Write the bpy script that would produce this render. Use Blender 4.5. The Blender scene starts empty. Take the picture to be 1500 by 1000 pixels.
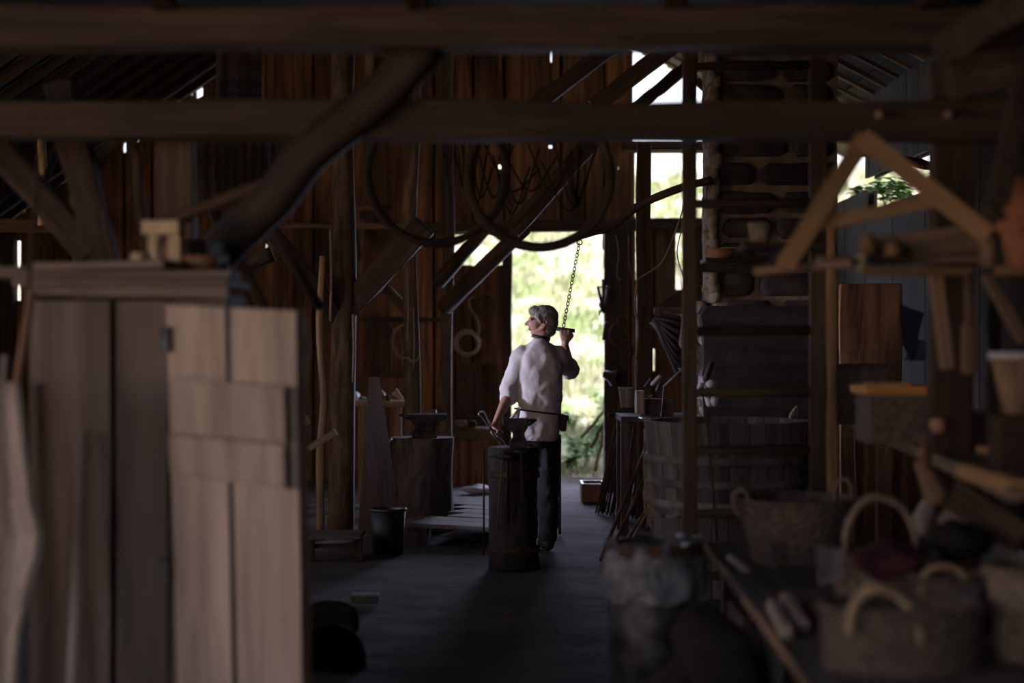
import bpy, bmesh, math, random
from mathutils import Vector, Matrix, noise, Quaternion, Euler
R = random.Random(7)
S = bpy.context.scene
COL = S.collection
PI = math.pi
F = 2500.0
def V(*a): return Vector(a)
def W(px, py, d):
    """a point of the place, given where it shows and how far away it stands"""
    return Vector(((px-750)*d/F, d, 1.5-(py-500)*d/F))
def U(a, b): return R.uniform(a, b)

# ------------------------------------------------------------------ materials
MATS = {}
def _nt(name):
    m = bpy.data.materials.new(name); m.use_nodes = True
    nt = m.node_tree; nt.nodes.clear()
    out = nt.nodes.new('ShaderNodeOutputMaterial'); b = nt.nodes.new('ShaderNodeBsdfPrincipled')
    nt.links.new(b.outputs[0], out.inputs[0]); MATS[name] = m
    return m, nt, b
def c4(c, k=1): return (min(1, c[0]*k), min(1, c[1]*k), min(1, c[2]*k), 1)
def wood(name, light, dark, sx=26, sy=1.6, rough=.8, bump=.35, tone=.45):
    m, nt, b = _nt(name); N, L = nt.nodes, nt.links
    uv = N.new('ShaderNodeUVMap'); oi = N.new('ShaderNodeObjectInfo')
    mul = N.new('ShaderNodeMath'); mul.operation = 'MULTIPLY'; mul.inputs[1].default_value = 37.0
    L.new(oi.outputs['Random'], mul.inputs[0])
    add = N.new('ShaderNodeVectorMath'); add.operation = 'ADD'; L.new(uv.outputs[0], add.inputs[0]); L.new(mul.outputs[0], add.inputs[1])
    mp = N.new('ShaderNodeMapping'); mp.inputs['Scale'].default_value = (sx, sy, 1); L.new(add.outputs[0], mp.inputs[0])
    n1 = N.new('ShaderNodeTexNoise'); n1.inputs['Scale'].default_value = 1; n1.inputs['Detail'].default_value = 5; n1.inputs['Distortion'].default_value = .6
    L.new(mp.outputs[0], n1.inputs['Vector'])
    cr = N.new('ShaderNodeValToRGB'); cr.color_ramp.elements[0].position = .34; cr.color_ramp.elements[1].position = .66
    cr.color_ramp.elements[0].color = c4(dark); cr.color_ramp.elements[1].color = c4(light); L.new(n1.outputs[0], cr.inputs[0])
    mp2 = N.new('ShaderNodeMapping'); mp2.inputs['Scale'].default_value = (.9, .5, 1); L.new(add.outputs[0], mp2.inputs[0])
    n2 = N.new('ShaderNodeTexNoise'); n2.inputs['Scale'].default_value = 1; n2.inputs['Detail'].default_value = 3; L.new(mp2.outputs[0], n2.inputs['Vector'])
    mr = N.new('ShaderNodeMapRange'); mr.inputs[1].default_value = .3; mr.inputs[2].default_value = .7; mr.inputs[3].default_value = 1-tone; mr.inputs[4].default_value = 1+tone
    L.new(n2.outputs[0], mr.inputs[0])
    mx = N.new('ShaderNodeVectorMath'); mx.operation = 'SCALE'; L.new(cr.outputs[0], mx.inputs[0]); L.new(mr.outputs[0], mx.inputs['Scale'])
    L.new(mx.outputs[0], b.inputs['Base Color']); b.inputs['Roughness'].default_value = rough
    bp = N.new('ShaderNodeBump'); bp.inputs['Strength'].default_value = bump; bp.inputs['Distance'].default_value = .01
    L.new(n1.outputs[0], bp.inputs['Height']); L.new(bp.outputs[0], b.inputs['Normal'])
    return m
def plain(name, a, bcol=None, scale=8, rough=.8, metal=0, bump=.2, detail=4, pos=(.35, .65), dist=.01):
    m, nt, b = _nt(name); N, L = nt.nodes, nt.links
    tc = N.new('ShaderNodeTexCoord')
    n1 = N.new('ShaderNodeTexNoise'); n1.inputs['Scale'].default_value = scale; n1.inputs['Detail'].default_value = detail
    L.new(tc.outputs['Object'], n1.inputs['Vector'])
    cr = N.new('ShaderNodeValToRGB'); cr.color_ramp.elements[0].position = pos[0]; cr.color_ramp.elements[1].position = pos[1]
    bcol = bcol or tuple(x*.7 for x in a)
    cr.color_ramp.elements[0].color = c4(bcol); cr.color_ramp.elements[1].color = c4(a); L.new(n1.outputs[0], cr.inputs[0])
    L.new(cr.outputs[0], b.inputs['Base Color']); b.inputs['Roughness'].default_value = rough; b.inputs['Metallic'].default_value = metal
    if bump:
        bp = N.new('ShaderNodeBump'); bp.inputs['Strength'].default_value = bump; bp.inputs['Distance'].default_value = dist
        L.new(n1.outputs[0], bp.inputs['Height']); L.new(bp.outputs[0], b.inputs['Normal'])
    return m
wood('old_beam', (.075, .044, .024), (.031, .018, .010))
wood('mid_beam', (.13, .08, .045), (.06, .036, .02))
wood('pale_pole', (.62, .56, .53), (.42, .37, .35))
wood('darkest_wood', (.040, .024, .015), (.018, .011, .007))  # darkest of the brown woods
wood('ladder_wood', (.21, .13, .075), (.11, .066, .04))
wood('dim_board', (.15, .13, .12), (.07, .06, .055))
wood('orange_wood', (.70, .33, .10), (.48, .21, .06), sx=12)
plain('dull_cloth', (.20, .185, .18), (.11, .10, .10), 6, .95, 0, .5)
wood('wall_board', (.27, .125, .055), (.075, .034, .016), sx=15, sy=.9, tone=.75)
wood('roof_wood', (.10, .06, .032), (.045, .026, .015))
wood('grey_board', (.22, .172, .14), (.135, .105, .085), sx=14, sy=1.0, tone=.16, bump=.2)
wood('leaf_board', (.55, .45, .37), (.33, .265, .215), sx=12, sy=1.0, tone=.2, bump=.2)
wood('bark', (.16, .11, .068), (.042, .029, .019), sx=18, sy=3, bump=.8)
wood('pole_wood', (.36, .24, .14), (.17, .11, .065))
wood('grey_pole', (.42, .36, .32), (.25, .21, .18))
wood('fresh_wood', (.40, .23, .10), (.27, .15, .065), sx=14)
wood('shelf_wood', (.34, .21, .12), (.17, .10, .06))
wood('stave', (.34, .285, .245), (.15, .12, .10))
wood('hoop_wood', (.36, .325, .275), (.21, .19, .16), sx=10)
wood('stump_wood', (.13, .11, .11), (.045, .038, .036), sx=16, sy=3, bump=.9)
wood('charred_wood', (.05, .042, .042), (.018, .016, .016), sx=16, sy=3, bump=.9)
wood('dark_wood', (.085, .05, .035), (.03, .02, .015))
wood('bench_top', (.27, .25, .235), (.15, .14, .13), sx=10)
plain('iron', (.10, .10, .11), (.035, .032, .032), 14, .5, .7)
plain('bright_iron', (.72, .74, .80), (.45, .47, .52), 10, .3, .9, .05)
plain('rust', (.13, .07, .045), (.05, .03, .022), 18, .75, .4)
plain('stone', (.085, .062, .048), (.03, .022, .017), 6, .95, 0, .8, 6)
plain('mortar', (.33, .25, .165), (.18, .13, .085), 9, .95, 0, .8, 6)
plain('dirt', (.115, .103, .108), (.052, .046, .049), 2.5, 1, 0, .9, 9, (.3, .7), .03)
plain('terracotta', (.46, .19, .085), (.33, .13, .06), 5, .8)
plain('wicker_dark', (.20, .15, .115), (.10, .075, .06), 30, .8)
plain('wicker_pale', (.36, .27, .19), (.20, .15, .11), 30, .8)
plain('handle_pale', (.62, .44, .28), (.45, .31, .19), 20, .7)
plain('cloth_white', (.74, .70, .70), (.62, .58, .58), 4, .9)
plain('shirt', (.66, .59, .58), (.56, .50, .49), 7, .95, 0, .25)
plain('trousers', (.022, .022, .026), (.012, .012, .015), 8, .9)
plain('rag_dark', (.030, .025, .024), (.015, .013, .013), 9, .95, 0, .5)
plain('skin', (.50, .27, .195), (.42, .21, .15), 12, .55, 0, .1)
plain('hair', (.36, .33, .30), (.14, .12, .105), 45, .8, 0, .5, 4)
plain('net', (.05, .038, .028), (.03, .022, .018), 20, .9)
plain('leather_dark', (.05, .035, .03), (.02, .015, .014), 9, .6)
plain('leather_pouch', (.06, .02, .05), (.03, .012, .03), 9, .6)
plain('red_cloth', (.13, .035, .04), (.06, .018, .022), 6, .95)
plain('sack', (.40, .37, .33), (.22, .20, .18), 6, .95, 0, .5)
plain('plastic_pale', (.20, .215, .245), (.07, .075, .09), 9, .4, 0, .9, 3, (.35, .65), .05)
plain('cream', (.62, .50, .30), (.45, .36, .21), 9, .7)
plain('brown_bowl', (.30, .15, .06), (.18, .09, .04), 7, .5)
plain('blue_glass', (.14, .19, .20), (.08, .11, .12), 5, .2)
plain('blue_sheet', (.10, .13, .22), (.06, .08, .14), 4, .6)
plain('rope', (.42, .34, .25), (.24, .19, .14), 40, .9)
plain('white_enamel', (.72, .72, .70), (.55, .55, .54), 6, .4)
plain('straw', (.50, .38, .20), (.30, .22, .11), 20, .9)
plain('leaf_dry', (.26, .13, .06), (.15, .08, .04), 20, .8)
plain('leaf_green', (.16, .34, .05), (.07, .18, .03), 10, .5)
plain('grass_mix', (.25, .33, .12), (.46, .42, .30), 1.2, .8, 0, 0)
plain('eye', (.6, .6, .6), (.5, .5, .5), 3, .2, 0, 0)
plain('black', (.012, .012, .014), (.008, .008, .01), 8, .6)
plain('branch_grey', (.42, .36, .33), (.22, .19, .18), 8, .9)
M = MATS
# bank: patches of dry straw, pinkish earth and green
def bank_mat():
    m, nt, b = _nt('bank'); N, L = nt.nodes, nt.links
    tc = N.new('ShaderNodeTexCoord')
    def ns(s, d): 
        n = N.new('ShaderNodeTexNoise'); n.inputs['Scale'].default_value = s; n.inputs['Detail'].default_value = d; L.new(tc.outputs['Object'], n.inputs['Vector']); return n
    a = ns(2.6, 8); cr = N.new('ShaderNodeValToRGB'); e = cr.color_ramp.elements
    e[0].position = .32; e[0].color = (.18, .26, .09, 1); e[1].position = .70; e[1].color = (.66, .52, .44, 1)
    k = e.new(.45); k.color = (.44, .47, .32, 1); k = e.new(.58); k.color = (.62, .60, .48, 1)
    L.new(a.outputs[0], cr.inputs[0]); b.inputs['Roughness'].default_value = 1
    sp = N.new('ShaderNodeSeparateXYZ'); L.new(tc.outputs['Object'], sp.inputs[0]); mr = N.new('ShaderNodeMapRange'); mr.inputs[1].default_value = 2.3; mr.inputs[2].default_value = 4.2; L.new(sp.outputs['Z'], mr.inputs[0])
    mx = N.new('ShaderNodeMixRGB'); L.new(mr.outputs[0], mx.inputs[0]); L.new(cr.outputs[0], mx.inputs[1]); mx.inputs[2].default_value = (.78, .74, .66, 1); L.new(mx.outputs[0], b.inputs['Base Color'])  # colour pales with height so the upper bank looks overexposed
    h = ns(14, 6); bp = N.new('ShaderNodeBump'); bp.inputs['Strength'].default_value = 1; bp.inputs['Distance'].default_value = .15
    L.new(h.outputs[0], bp.inputs['Height']); L.new(bp.outputs[0], b.inputs['Normal'])
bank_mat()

# ------------------------------------------------------------------ mesh builder
class MB:
    def __init__(s): s.bm = bmesh.new(); s.uv = s.bm.loops.layers.uv.new('UVMap'); s.mi = 0
    def face(s, vs, uvs=None, smooth=False):
        try: f = s.bm.faces.new(vs)
        except ValueError: return None
        f.smooth = smooth; f.material_index = s.mi
        if uvs:
            for l, u in zip(f.loops, uvs): l[s.uv].uv = u
        return f
    def skin(s, rings, closed=True, caps=True, smooth=True, ub=None, usc=1.0):
        """rings: list of lists of points; joins them"""
        ub = R.uniform(0, 60) if ub is None else ub
        vr = [[s.bm.verts.new(p) for p in r] for r in rings]; n = len(rings[0]); v = 0
        for i in range(len(rings)-1):
            dv = (sum((Vector(p) for p in rings[i+1]), V(0,0,0))/n - sum((Vector(p) for p in rings[i]), V(0,0,0))/n).length
            if dv < 1e-5: dv = (Vector(rings[i+1][0])-Vector(rings[i][0])).length
            u = ub
            for j in range(n if closed else n-1):
                k = (j+1) % n
                du = (Vector(rings[i][k])-Vector(rings[i][j])).length*usc
                s.face([vr[i][j], vr[i][k], vr[i+1][k], vr[i+1][j]], [(u, v), (u+du, v), (u+du, v+dv), (u, v+dv)], smooth)
                u += du
            v += dv
        if caps and closed:
            s.face(list(reversed(vr[0])), [(ub+p[0], p[2]) for p in reversed(rings[0])]); s.face(vr[-1], [(ub+p[0], p[2]) for p in rings[-1]])
        return vr
    def beam(s, p0, p1, w, h, seg=1, jit=0., n=None, w1=None, h1=None, bow=None):
        """squared timber from p0 to p1; w across the view, h in depth"""
        p0, p1 = Vector(p0), Vector(p1); t = (p1-p0).normalized()
        n = Vector(n) if n else (V(0, 1, 0) if abs(t.y) < .9 else V(0, 0, 1))
        u = t.cross(n).normalized(); n = u.cross(t).normalized(); w1 = w if w1 is None else w1; h1 = h if h1 is None else h1
        sd = R.uniform(0, 99); rings = []
        for i in range(seg+1):
            f = i/seg; c = p0.lerp(p1, f)
            if bow: c = c + Vector(bow)*4*f*(1-f)
            a, b = (w+(w1-w)*f)/2, (h+(h1-h)*f)/2; r = []
            for k, (x, y) in enumerate(((-1, -1), (1, -1), (1, 1), (-1, 1))):
                q = c+u*a*x+n*b*y
                if jit: q = q + V(noise.noise(V(sd, k*7, i*.7)), noise.noise(V(sd+9, k*7, i*.7)), noise.noise(V(sd+5, k*7, i*.7)))*jit
                r.append(q)
            rings.append(r)
        s.skin(rings, smooth=False); return s
    def box(s, c, size, rot=None):
        c = Vector(c); x, y, z = size[0]/2, size[1]/2, size[2]/2; m = rot if rot is not None else Matrix.Identity(3)
        s.skin([[c+m@V(*q) for q in ((-x, -y, k), (x, -y, k), (x, y, k), (-x, y, k))] for k in (-z, z)], smooth=False); return s
    def tube(s, pts, rad, seg=10, jit=0., caps=True, smooth=True, flat=1.0):
        pts = [Vector(p) for p in pts]; n = len(pts)
        rad = rad if isinstance(rad, (list, tuple)) else [rad]*n
        up = None; rings = []; sd = R.uniform(0, 99)
        for i, p in enumerate(pts):
            t = (pts[min(i+1, n-1)]-pts[max(i-1, 0)]).normalized()
            if up is None: up = t.orthogonal().normalized() if abs(t.z) > .5 else V(0, 0, 1)
            up = (up-t*up.dot(t)).normalized(); sde = t.cross(up)
            r = []
            for k in range(seg):
                a = 2*PI*k/seg; rr = rad[i]*(1+jit*noise.noise(V(math.cos(a)*1.5+sd, math.sin(a)*1.5, p.length*2.2)))
                r.append(p+(up*math.cos(a)*flat+sde*math.sin(a))*rr)
            rings.append(r)
        s.skin(rings, caps=caps, smooth=smooth); return s
    def log(s, p0, p1, r0, r1, seg=12, n=8, jit=.18, wob=.02, bow=None):
        p0, p1 = Vector(p0), Vector(p1); sd = R.uniform(0, 99); pts = []; rr = []
        for i in range(n+1):
            f = i/n; q = p0.lerp(p1, f)+V(noise.noise(V(sd, f*3, 0)), noise.noise(V(sd, f*3, 5)), 0)*wob*math.sin(PI*f)*2
            if bow: q += Vector(bow)*4*f*(1-f)
            pts.append(q); rr.append(r0+(r1-r0)*f)
        return s.tube(pts, rr, seg, jit)
    def lathe(s, prof, c, seg=24, ex=1., ey=1., caps=False, smooth=True, rot=None, jit=0.):
        c = Vector(c); m = rot if rot is not None else Matrix.Identity(3); sd = R.uniform(0, 99)
        rings = []
        for r, z in prof:
            ring = []
            for k in range(seg):
                a = 2*PI*k/seg; q = r*(1+(jit*noise.noise(V(math.cos(a)*1.6+sd, math.sin(a)*1.6, z*5)) if jit else 0))
                ring.append(c+m@V(q*math.cos(a)*ex, q*math.sin(a)*ey, z))
            rings.append(ring)
        s.skin(rings, caps=caps, smooth=smooth); return s
    def ell(s, c, r, seg=16, rot=None):
        r = (r, r, r) if not hasattr(r, '__len__') else r; n = seg//2
        m = rot if rot is not None else Matrix.Identity(3); c = Vector(c); rings = []
        for i in range(1, n):
            a = PI*i/n
            rings.append([c+m@V(r[0]*math.sin(a)*math.cos(2*PI*k/seg), r[1]*math.sin(a)*math.sin(2*PI*k/seg), -r[2]*math.cos(a)) for k in range(seg)])
        s.skin(rings); return s
    def cap(s, p0, r0, p1, r1, seg=14, flat=1.0, up=None):
        """tapered limb with round ends"""
        p0, p1 = Vector(p0), Vector(p1); t = (p1-p0); L = t.length; t.normalize()
        u = Vector(up) if up else t.orthogonal(); u = (u-t*u.dot(t)).normalized(); v = t.cross(u); rings = []
        for i in range(1, 5):
            a = PI/2*i/4; rings.append((p0-t*r0*math.cos(a), r0*math.sin(a)))
        for i in range(0, 4):
            a = PI/2*i/4; rings.append((p1+t*r1*math.sin(a), r1*math.cos(a)))
        s.skin([[c+(u*math.cos(2*PI*k/seg)*flat+v*math.sin(2*PI*k/seg))*r for k in range(seg)] for c, r in rings]); return s
def smooth_pts(pts, n=6):
    pts = [Vector(p) for p in pts]; P = [pts[0]*2-pts[1]]+pts+[pts[-1]*2-pts[-2]]; out = []
    for i in range(1, len(P)-2):
        for k in range(n):
            t = k/n; a, b, c, d = P[i-1], P[i], P[i+1], P[i+2]
            out.append(.5*((2*b)+(c-a)*t+(2*a-5*b+4*c-d)*t*t+(3*b-a-3*c+d)*t**3))
    out.append(pts[-1]); return out

def obj(name, mb, mat, parent=None, bevel=0, mods=None):
    """link one mesh object; a part's mesh is stored around its thing's base"""
    me = bpy.data.meshes.new(name); bm = mb.bm
    bmesh.ops.recalc_face_normals(bm, faces=bm.faces[:])
    if parent is not None:
        o0 = parent['_o']; o0 = Vector(o0); off = o0
    else:
        xs = [v.co for v in bm.verts]
        off = V((min(c.x for c in xs)+max(c.x for c in xs))/2, (min(c.y for c in xs)+max(c.y for c in xs))/2, min(c.z for c in xs))
    for v in bm.verts: v.co -= off
    bm.to_mesh(me); bm.free()
    for x in (mat if isinstance(mat, (list, tuple)) else [mat]): me.materials.append(M[x])
    o = bpy.data.objects.new(name, me); COL.objects.link(o)
    if parent is not None: o.parent = parent
    else: o.location = off
    o['_o'] = tuple(off)
    if bevel:
        b = o.modifiers.new('bevel', 'BEVEL'); b.width = bevel; b.segments = 1; b.limit_method = 'ANGLE'
    return o
def tag(o, label, cat, group=None, kind=None):
    o['label'] = label; o['category'] = cat
    if group: o['group'] = group
    if kind: o['kind'] = kind
    return o
def thing(name, label, cat, loc, group=None):
    o = bpy.data.objects.new(name, None); COL.objects.link(o); o.location = loc; o['_o'] = tuple(loc); o.empty_display_size = .05
    return tag(o, label, cat, group)
def struct(name, mb, mat, parent=None, bevel=0):
    o = obj(name, mb, mat, parent, bevel)
    if parent is None: o['kind'] = 'structure'
    return o
def dup(root, loc, rz=0, label=None, group=None):
    r = root.copy(); COL.objects.link(r); r.location = loc; r.rotation_euler = (0, 0, rz)
    if label: r['label'] = label
    if group: r['group'] = group
    for ch in list(root.children):
        c = ch.copy(); COL.objects.link(c); c.parent = r
        for g in ch.children:
            d = g.copy(); COL.objects.link(d); d.parent = c
    return r
def single(name, mb, mat, label, cat, group=None, bevel=0, kind=None):
    return tag(obj(name, mb, mat, None, bevel), label, cat, group, kind)
def wrap(o, voxel, sm=4, disp=None):
    """fuse overlapping volumes into one continuous skin"""
    r = o.modifiers.new('fuse', 'REMESH'); r.mode = 'VOXEL'; r.voxel_size = voxel; r.use_smooth_shade = True
    s = o.modifiers.new('soft', 'SMOOTH'); s.iterations = sm; s.factor = .5
    if disp:
        t = bpy.data.textures.new(o.name+'_folds', 'CLOUDS'); t.noise_scale = disp[1]; t.noise_depth = 2
        d = o.modifiers.new('folds', 'DISPLACE'); d.texture = t; d.strength = disp[0]; d.texture_coords = 'LOCAL'; d.mid_level = .5
    return o
# ================================================================== THE SHED ITSELF
BW = 18.5           # depth of the rear gable wall
XL, XR = -5.5, 3.3  # side walls
def roof_z(x): return min(4.32+.7*(x+3.33), 4.55-.52*(x-1.6))
RIDGE = (4.55+.832-4.32-2.331)/1.22
# floor
b = MB(); nx, ny = 90, 150
vr = []
for j in range(ny+1):
    y = -2+21*j/ny
    vr.append([b.bm.verts.new((-5.6+9.4*i/nx, y, .018*noise.noise(V((-5.6+9.4*i/nx)*1.3, y*1.3, 0))+.012*noise.noise(V(i*.9, y*4, 3))-.01)) for i in range(nx+1)])
for j in range(ny):
    for i in range(nx): b.face([vr[j][i], vr[j][i+1], vr[j+1][i+1], vr[j+1][i]], None, True)
struct('floor', b, 'dirt')

# plank wall: boards standing side by side with rectangles left open
def plank_wall(name, a, bb, topf, holes, th=.03, w=(.16, .3), mat='wall_board', gapp=.12, z0=0., backing=True):
    mb = MB(); a, bb = Vector(a), Vector(bb); L = (bb-a).length; t = (bb-a).normalized(); nrm = V(0, 0, 1).cross(t)
    def strip(s0, s1, lo, hi0, hi1, off, wav):
        sd = R.uniform(0, 99); k = max(2, int((hi0-lo)/.35)); rings = []
        for i in range(k+1):
            f = i/k; e0 = s0+wav*noise.noise(V(sd, f*k*.5, 0)); e1 = s1+wav*noise.noise(V(sd+50, f*k*.5, 0))
            za, zb = lo+(hi0-lo)*f, lo+(hi1-lo)*f
            rings.append([a+t*e0+nrm*off+V(0, 0, za), a+t*e1+nrm*off+V(0, 0, zb), a+t*e1+nrm*(off+th)+V(0, 0, zb), a+t*e0+nrm*(off+th)+V(0, 0, za)])
        mb.skin(rings, smooth=False)
    for layer in ((0, 1) if backing else (0,)):
        s = 0.0 if layer == 0 else -.1
        while s < L:
            e = min(L, s+U(*w)); s = max(0, s)
            cuts = sorted({s, e} | {q for h in holes for q in h[:2] if s < q < e})
            for c0, c1 in zip(cuts, cuts[1:]):
                if c1-c0 < .0008: continue
                m = (c0+c1)/2; segs = [(z0, None)]
                hs = sorted([h for h in holes if h[0] <= m <= h[1]], key=lambda h: h[2])
                z = z0
                def emit(lo, hi):
                    t0 = topf(c0) if hi is None else hi; t1 = topf(c1) if hi is None else hi
                    if min(t0, t1)-lo > .01:
                        strip(c0, c1, lo, t0, t1, (0 if layer == 0 else th+.05)+U(0, .006), .016 if (len(cuts) == 2 and layer == 0) else 0)
                for h in hs:
                    if h[2] > z: emit(z, h[2])
                    z = max(z, h[3])
                if z < 50: emit(z, None)
            s = e+(U(.0, .045) if layer == 0 else 0)
    return mb
def bh(x0, x1, y0, y1):   # an opening in the rear wall
    p, q = W(x0, y1, BW), W(x1, y0, BW); return (p.x-XL, q.x-XL, max(p.z, -1), q.z)
holes = [bh(748, 891, 339, 2000), bh(930, 1043, 223, 319), bh(927, 1110, 40, 206), bh(1005, 1110, 223, 318),
         bh(664, 748, 343, 388), bh(990, 1004, 341, 424), bh(956, 960, 511, 543), bh(931, 936, 338, 412),
         bh(806.5, 808.5, 70, 91), bh(804, 809, 211, 217), bh(730, 735, 240, 247), bh(388, 391, 357, 364), bh(905.5, 907, 244, 247),
         bh(22, 30, 352, 440), bh(0, 14, 418, 478)]
holes = [list(h) for h in holes]
holes[2][3] = 99
# slits of daylight where the left verge boards do not reach the roof
def back_top(s):
    x = XL+s; z = roof_z(x)-.03
    for k, (px0, px1) in enumerate(((107, 117), (178, 183), (193, 204), (256, 264), (286, 297))):
        if px0 <= 750+x*F/BW <= px1: return z-.11
    return z
slits = []
for px in (107, 117, 178, 183, 193, 204, 256, 264, 286, 297):
    h = W(px, 300, BW).x-XL; slits.append((h-.001, h+.001, 98, 99))
struct('wall_back', plank_wall('wall_back', (XL, BW, 0), (XR, BW, 0), back_top, [tuple(h) for h in holes]+slits, z0=-.05), 'wall_board')
struct('wall_left', plank_wall('wall_left', (XL, -2, 0), (XL, BW, 0), lambda s: roof_z(XL)+.02, [(9.8, 12.7, 1.5, 2.7), (13.1, 14.1, 1.3, 2.2), (3.2, 5.6, 1.1, 2.4)], mat='wall_board', w=(.2, .34), z0=-.05), 'wall_board')
struct('wall_right', plank_wall('wall_right', (XR, -2, 0), (XR, BW, 0), lambda s: roof_z(XR)+.02, [(15, 17.4, 2.66, 2.97), (17.4, 20.4, 2.86, 9)], w=(.18, .3), z0=-.05), 'darkest_wood')
# front wall with the open cart doorway the daylight comes in by
struct('wall_front', plank_wall('wall_front', (XL, -2, 0), (XR, -2, 0), lambda s: roof_z(XL+s)+.02, [(1.2, 4.2, -1, 2.7)], w=(.2, .34), z0=-.05), 'wall_board')

# roof: boards laid across, rafters beneath running down the slope
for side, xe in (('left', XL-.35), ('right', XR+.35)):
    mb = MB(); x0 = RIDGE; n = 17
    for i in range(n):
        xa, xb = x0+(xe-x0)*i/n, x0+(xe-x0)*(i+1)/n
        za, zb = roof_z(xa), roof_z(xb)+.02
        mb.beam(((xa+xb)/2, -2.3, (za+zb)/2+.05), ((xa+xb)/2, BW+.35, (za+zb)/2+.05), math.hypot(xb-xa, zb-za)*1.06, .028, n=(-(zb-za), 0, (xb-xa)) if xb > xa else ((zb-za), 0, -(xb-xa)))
    rf = struct('ceiling_'+side, mb, 'darkest_wood')
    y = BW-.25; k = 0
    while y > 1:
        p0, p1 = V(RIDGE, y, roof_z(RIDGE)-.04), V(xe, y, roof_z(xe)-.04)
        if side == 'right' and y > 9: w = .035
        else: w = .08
        obj('rafter', MB().beam(p0, p1, w, .05, 6, .008), 'pole_wood' if (y > 9 and side == 'right') else 'darkest_wood', rf)  # paler wood makes the rear right rafters read as lit
        y -= .46
# loft boards over the front bay
mb = MB(); y = 3.0
while y < 6.9:
    w = U(.16, .24); mb.beam((XL, y+w/2, 2.86), (XR, y+w/2, 2.86), w-.01, .03, n=(0, 0, 1)); y += w
struct('ceiling_loft', mb, 'dark_wood')

# ================================================================== OUTSIDE
def hill(x, y):
    d = y-BW
    z = -.02 + .03*min(d, 1.5) + .235*max(0, d-2.2)
    z = min(z, 1.5+.104*y)
    z += .22*noise.noise(V(x*.35, y*.35, 1))*min(1, max(0, d-.6)) + .10*noise.noise(V(x*1.1, y*1.1, 4))*min(1, max(0, d-.5))
    return z
b = MB(); nx, ny = 150, 130; vr = []
for j in range(ny+1):
    y = BW+.02+70*(j/ny)**1.9
    vr.append([b.bm.verts.new((x, y, hill(x, y))) for x in [-30+60*i/nx for i in range(nx+1)]])
for j in range(ny):
    for i in range(nx): b.face([vr[j][i], vr[j][i+1], vr[j+1][i+1], vr[j+1][i]], None, True)
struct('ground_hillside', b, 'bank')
b = MB(); vr = []
for j in range(40):
    y = -2+20.7*j/39
    vr.append([b.bm.verts.new((XR+.05+.4*i, y, hill(XR+.05+.4*i, max(y, BW)) if False else min(3.4, .05+max(0, i-1)*.55*min(1, max(0, (y-8)/5))))) for i in range(20)])
for j in range(39):
    for i in range(19): b.face([vr[j][i], vr[j][i+1], vr[j+1][i+1], vr[j+1][i]], None, True)
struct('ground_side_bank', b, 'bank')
b = MB(); b.face([b.bm.verts.new(p) for p in ((-40, -2.1, -.03), (40, -2.1, -.03), (40, -40, -.03), (-40, -40, -.03))])
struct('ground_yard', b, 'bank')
# grass, thick near the threshold and thinner up the bank
b = MB()
def blade(p, h, w, lean):
    a = U(0, 2*PI); dx, dy = math.cos(a), math.sin(a); q = V(dx, dy, 0)*w; l = V(U(-1, 1), U(-1, 1), 0)*lean*h
    v = [b.bm.verts.new(x) for x in (p-q, p+q, p+q*.7+l*.4+V(0, 0, h*.6), p-q*.7+l*.4+V(0, 0, h*.6), p+l+V(0, 0, h))]
    b.face([v[0], v[1], v[2], v[3]]); b.face([v[3], v[2], v[4]])
for i in range(2600):
    d = BW+.5+26*R.random()**1.3; x = U(-1.5, 5)*d/20; n = noise.noise(V(x*.8, d*.8, 2))
    if n < -.12 and R.random() < .7: continue
    for k in range(12):
        xx, yy = x+R.gauss(0, .09), d+R.gauss(0, .09)
        if yy < BW+.15: continue
        blade(V(xx, yy, hill(xx, yy)-.02), U(.06, .2)*(1+n)*(1+(d-BW)*.05), .006+.0012*(d-BW), .6)
single('grass', b, 'grass_mix', 'green and straw-coloured grass growing up the sunny bank behind the doorway', 'grass', kind='stuff')
# broad-leaved weeds
def leafmesh(b, c, t, up, L, w):
    t = t.normalized(); s = t.cross(up).normalized(); n = s.cross(t)
    P = [(0, .06), (.25, .8), (.5, 1), (.75, .7), (1, .03)]; rows = []
    for f, ww in P:
        q = c+t*L*f+n*(-.35*L*f*f); rows.append([b.bm.verts.new(q-s*w*ww/2), b.bm.verts.new(q-n*w*.12*ww), b.bm.verts.new(q+s*w*ww/2)])
    for i in range(4):
        for k in range(2): b.face([rows[i][k], rows[i][k+1], rows[i+1][k+1], rows[i+1][k]], None, True)
def plant(base, h, n, L, label, cat='plant', name='leafy_weed', spread=.5, group=None):
    t = thing(name, label, cat, base, group); st = MB(); lf = MB()
    for k in range(n):
        a = U(0, 2*PI); top = Vector(base)+V(math.cos(a)*spread*h*U(.2, 1), math.sin(a)*spread*h*U(.2, 1), h*U(.6, 1))
        pts = smooth_pts([base, Vector(base).lerp(top, .5)+V(0, 0, h*.12), top], 3); st.tube(pts, .004, 5)
        for j in range(2, len(pts)):
            for q in range(2):
                aa = U(0, 2*PI); leafmesh(lf, pts[j], V(math.cos(aa), math.sin(aa), U(-.1, .6)), V(0, 0, 1), L*U(.6, 1.1), L*.55)
    obj('stem', st, 'leaf_green', t); obj('foliage', lf, 'leaf_green', t); return t
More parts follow.
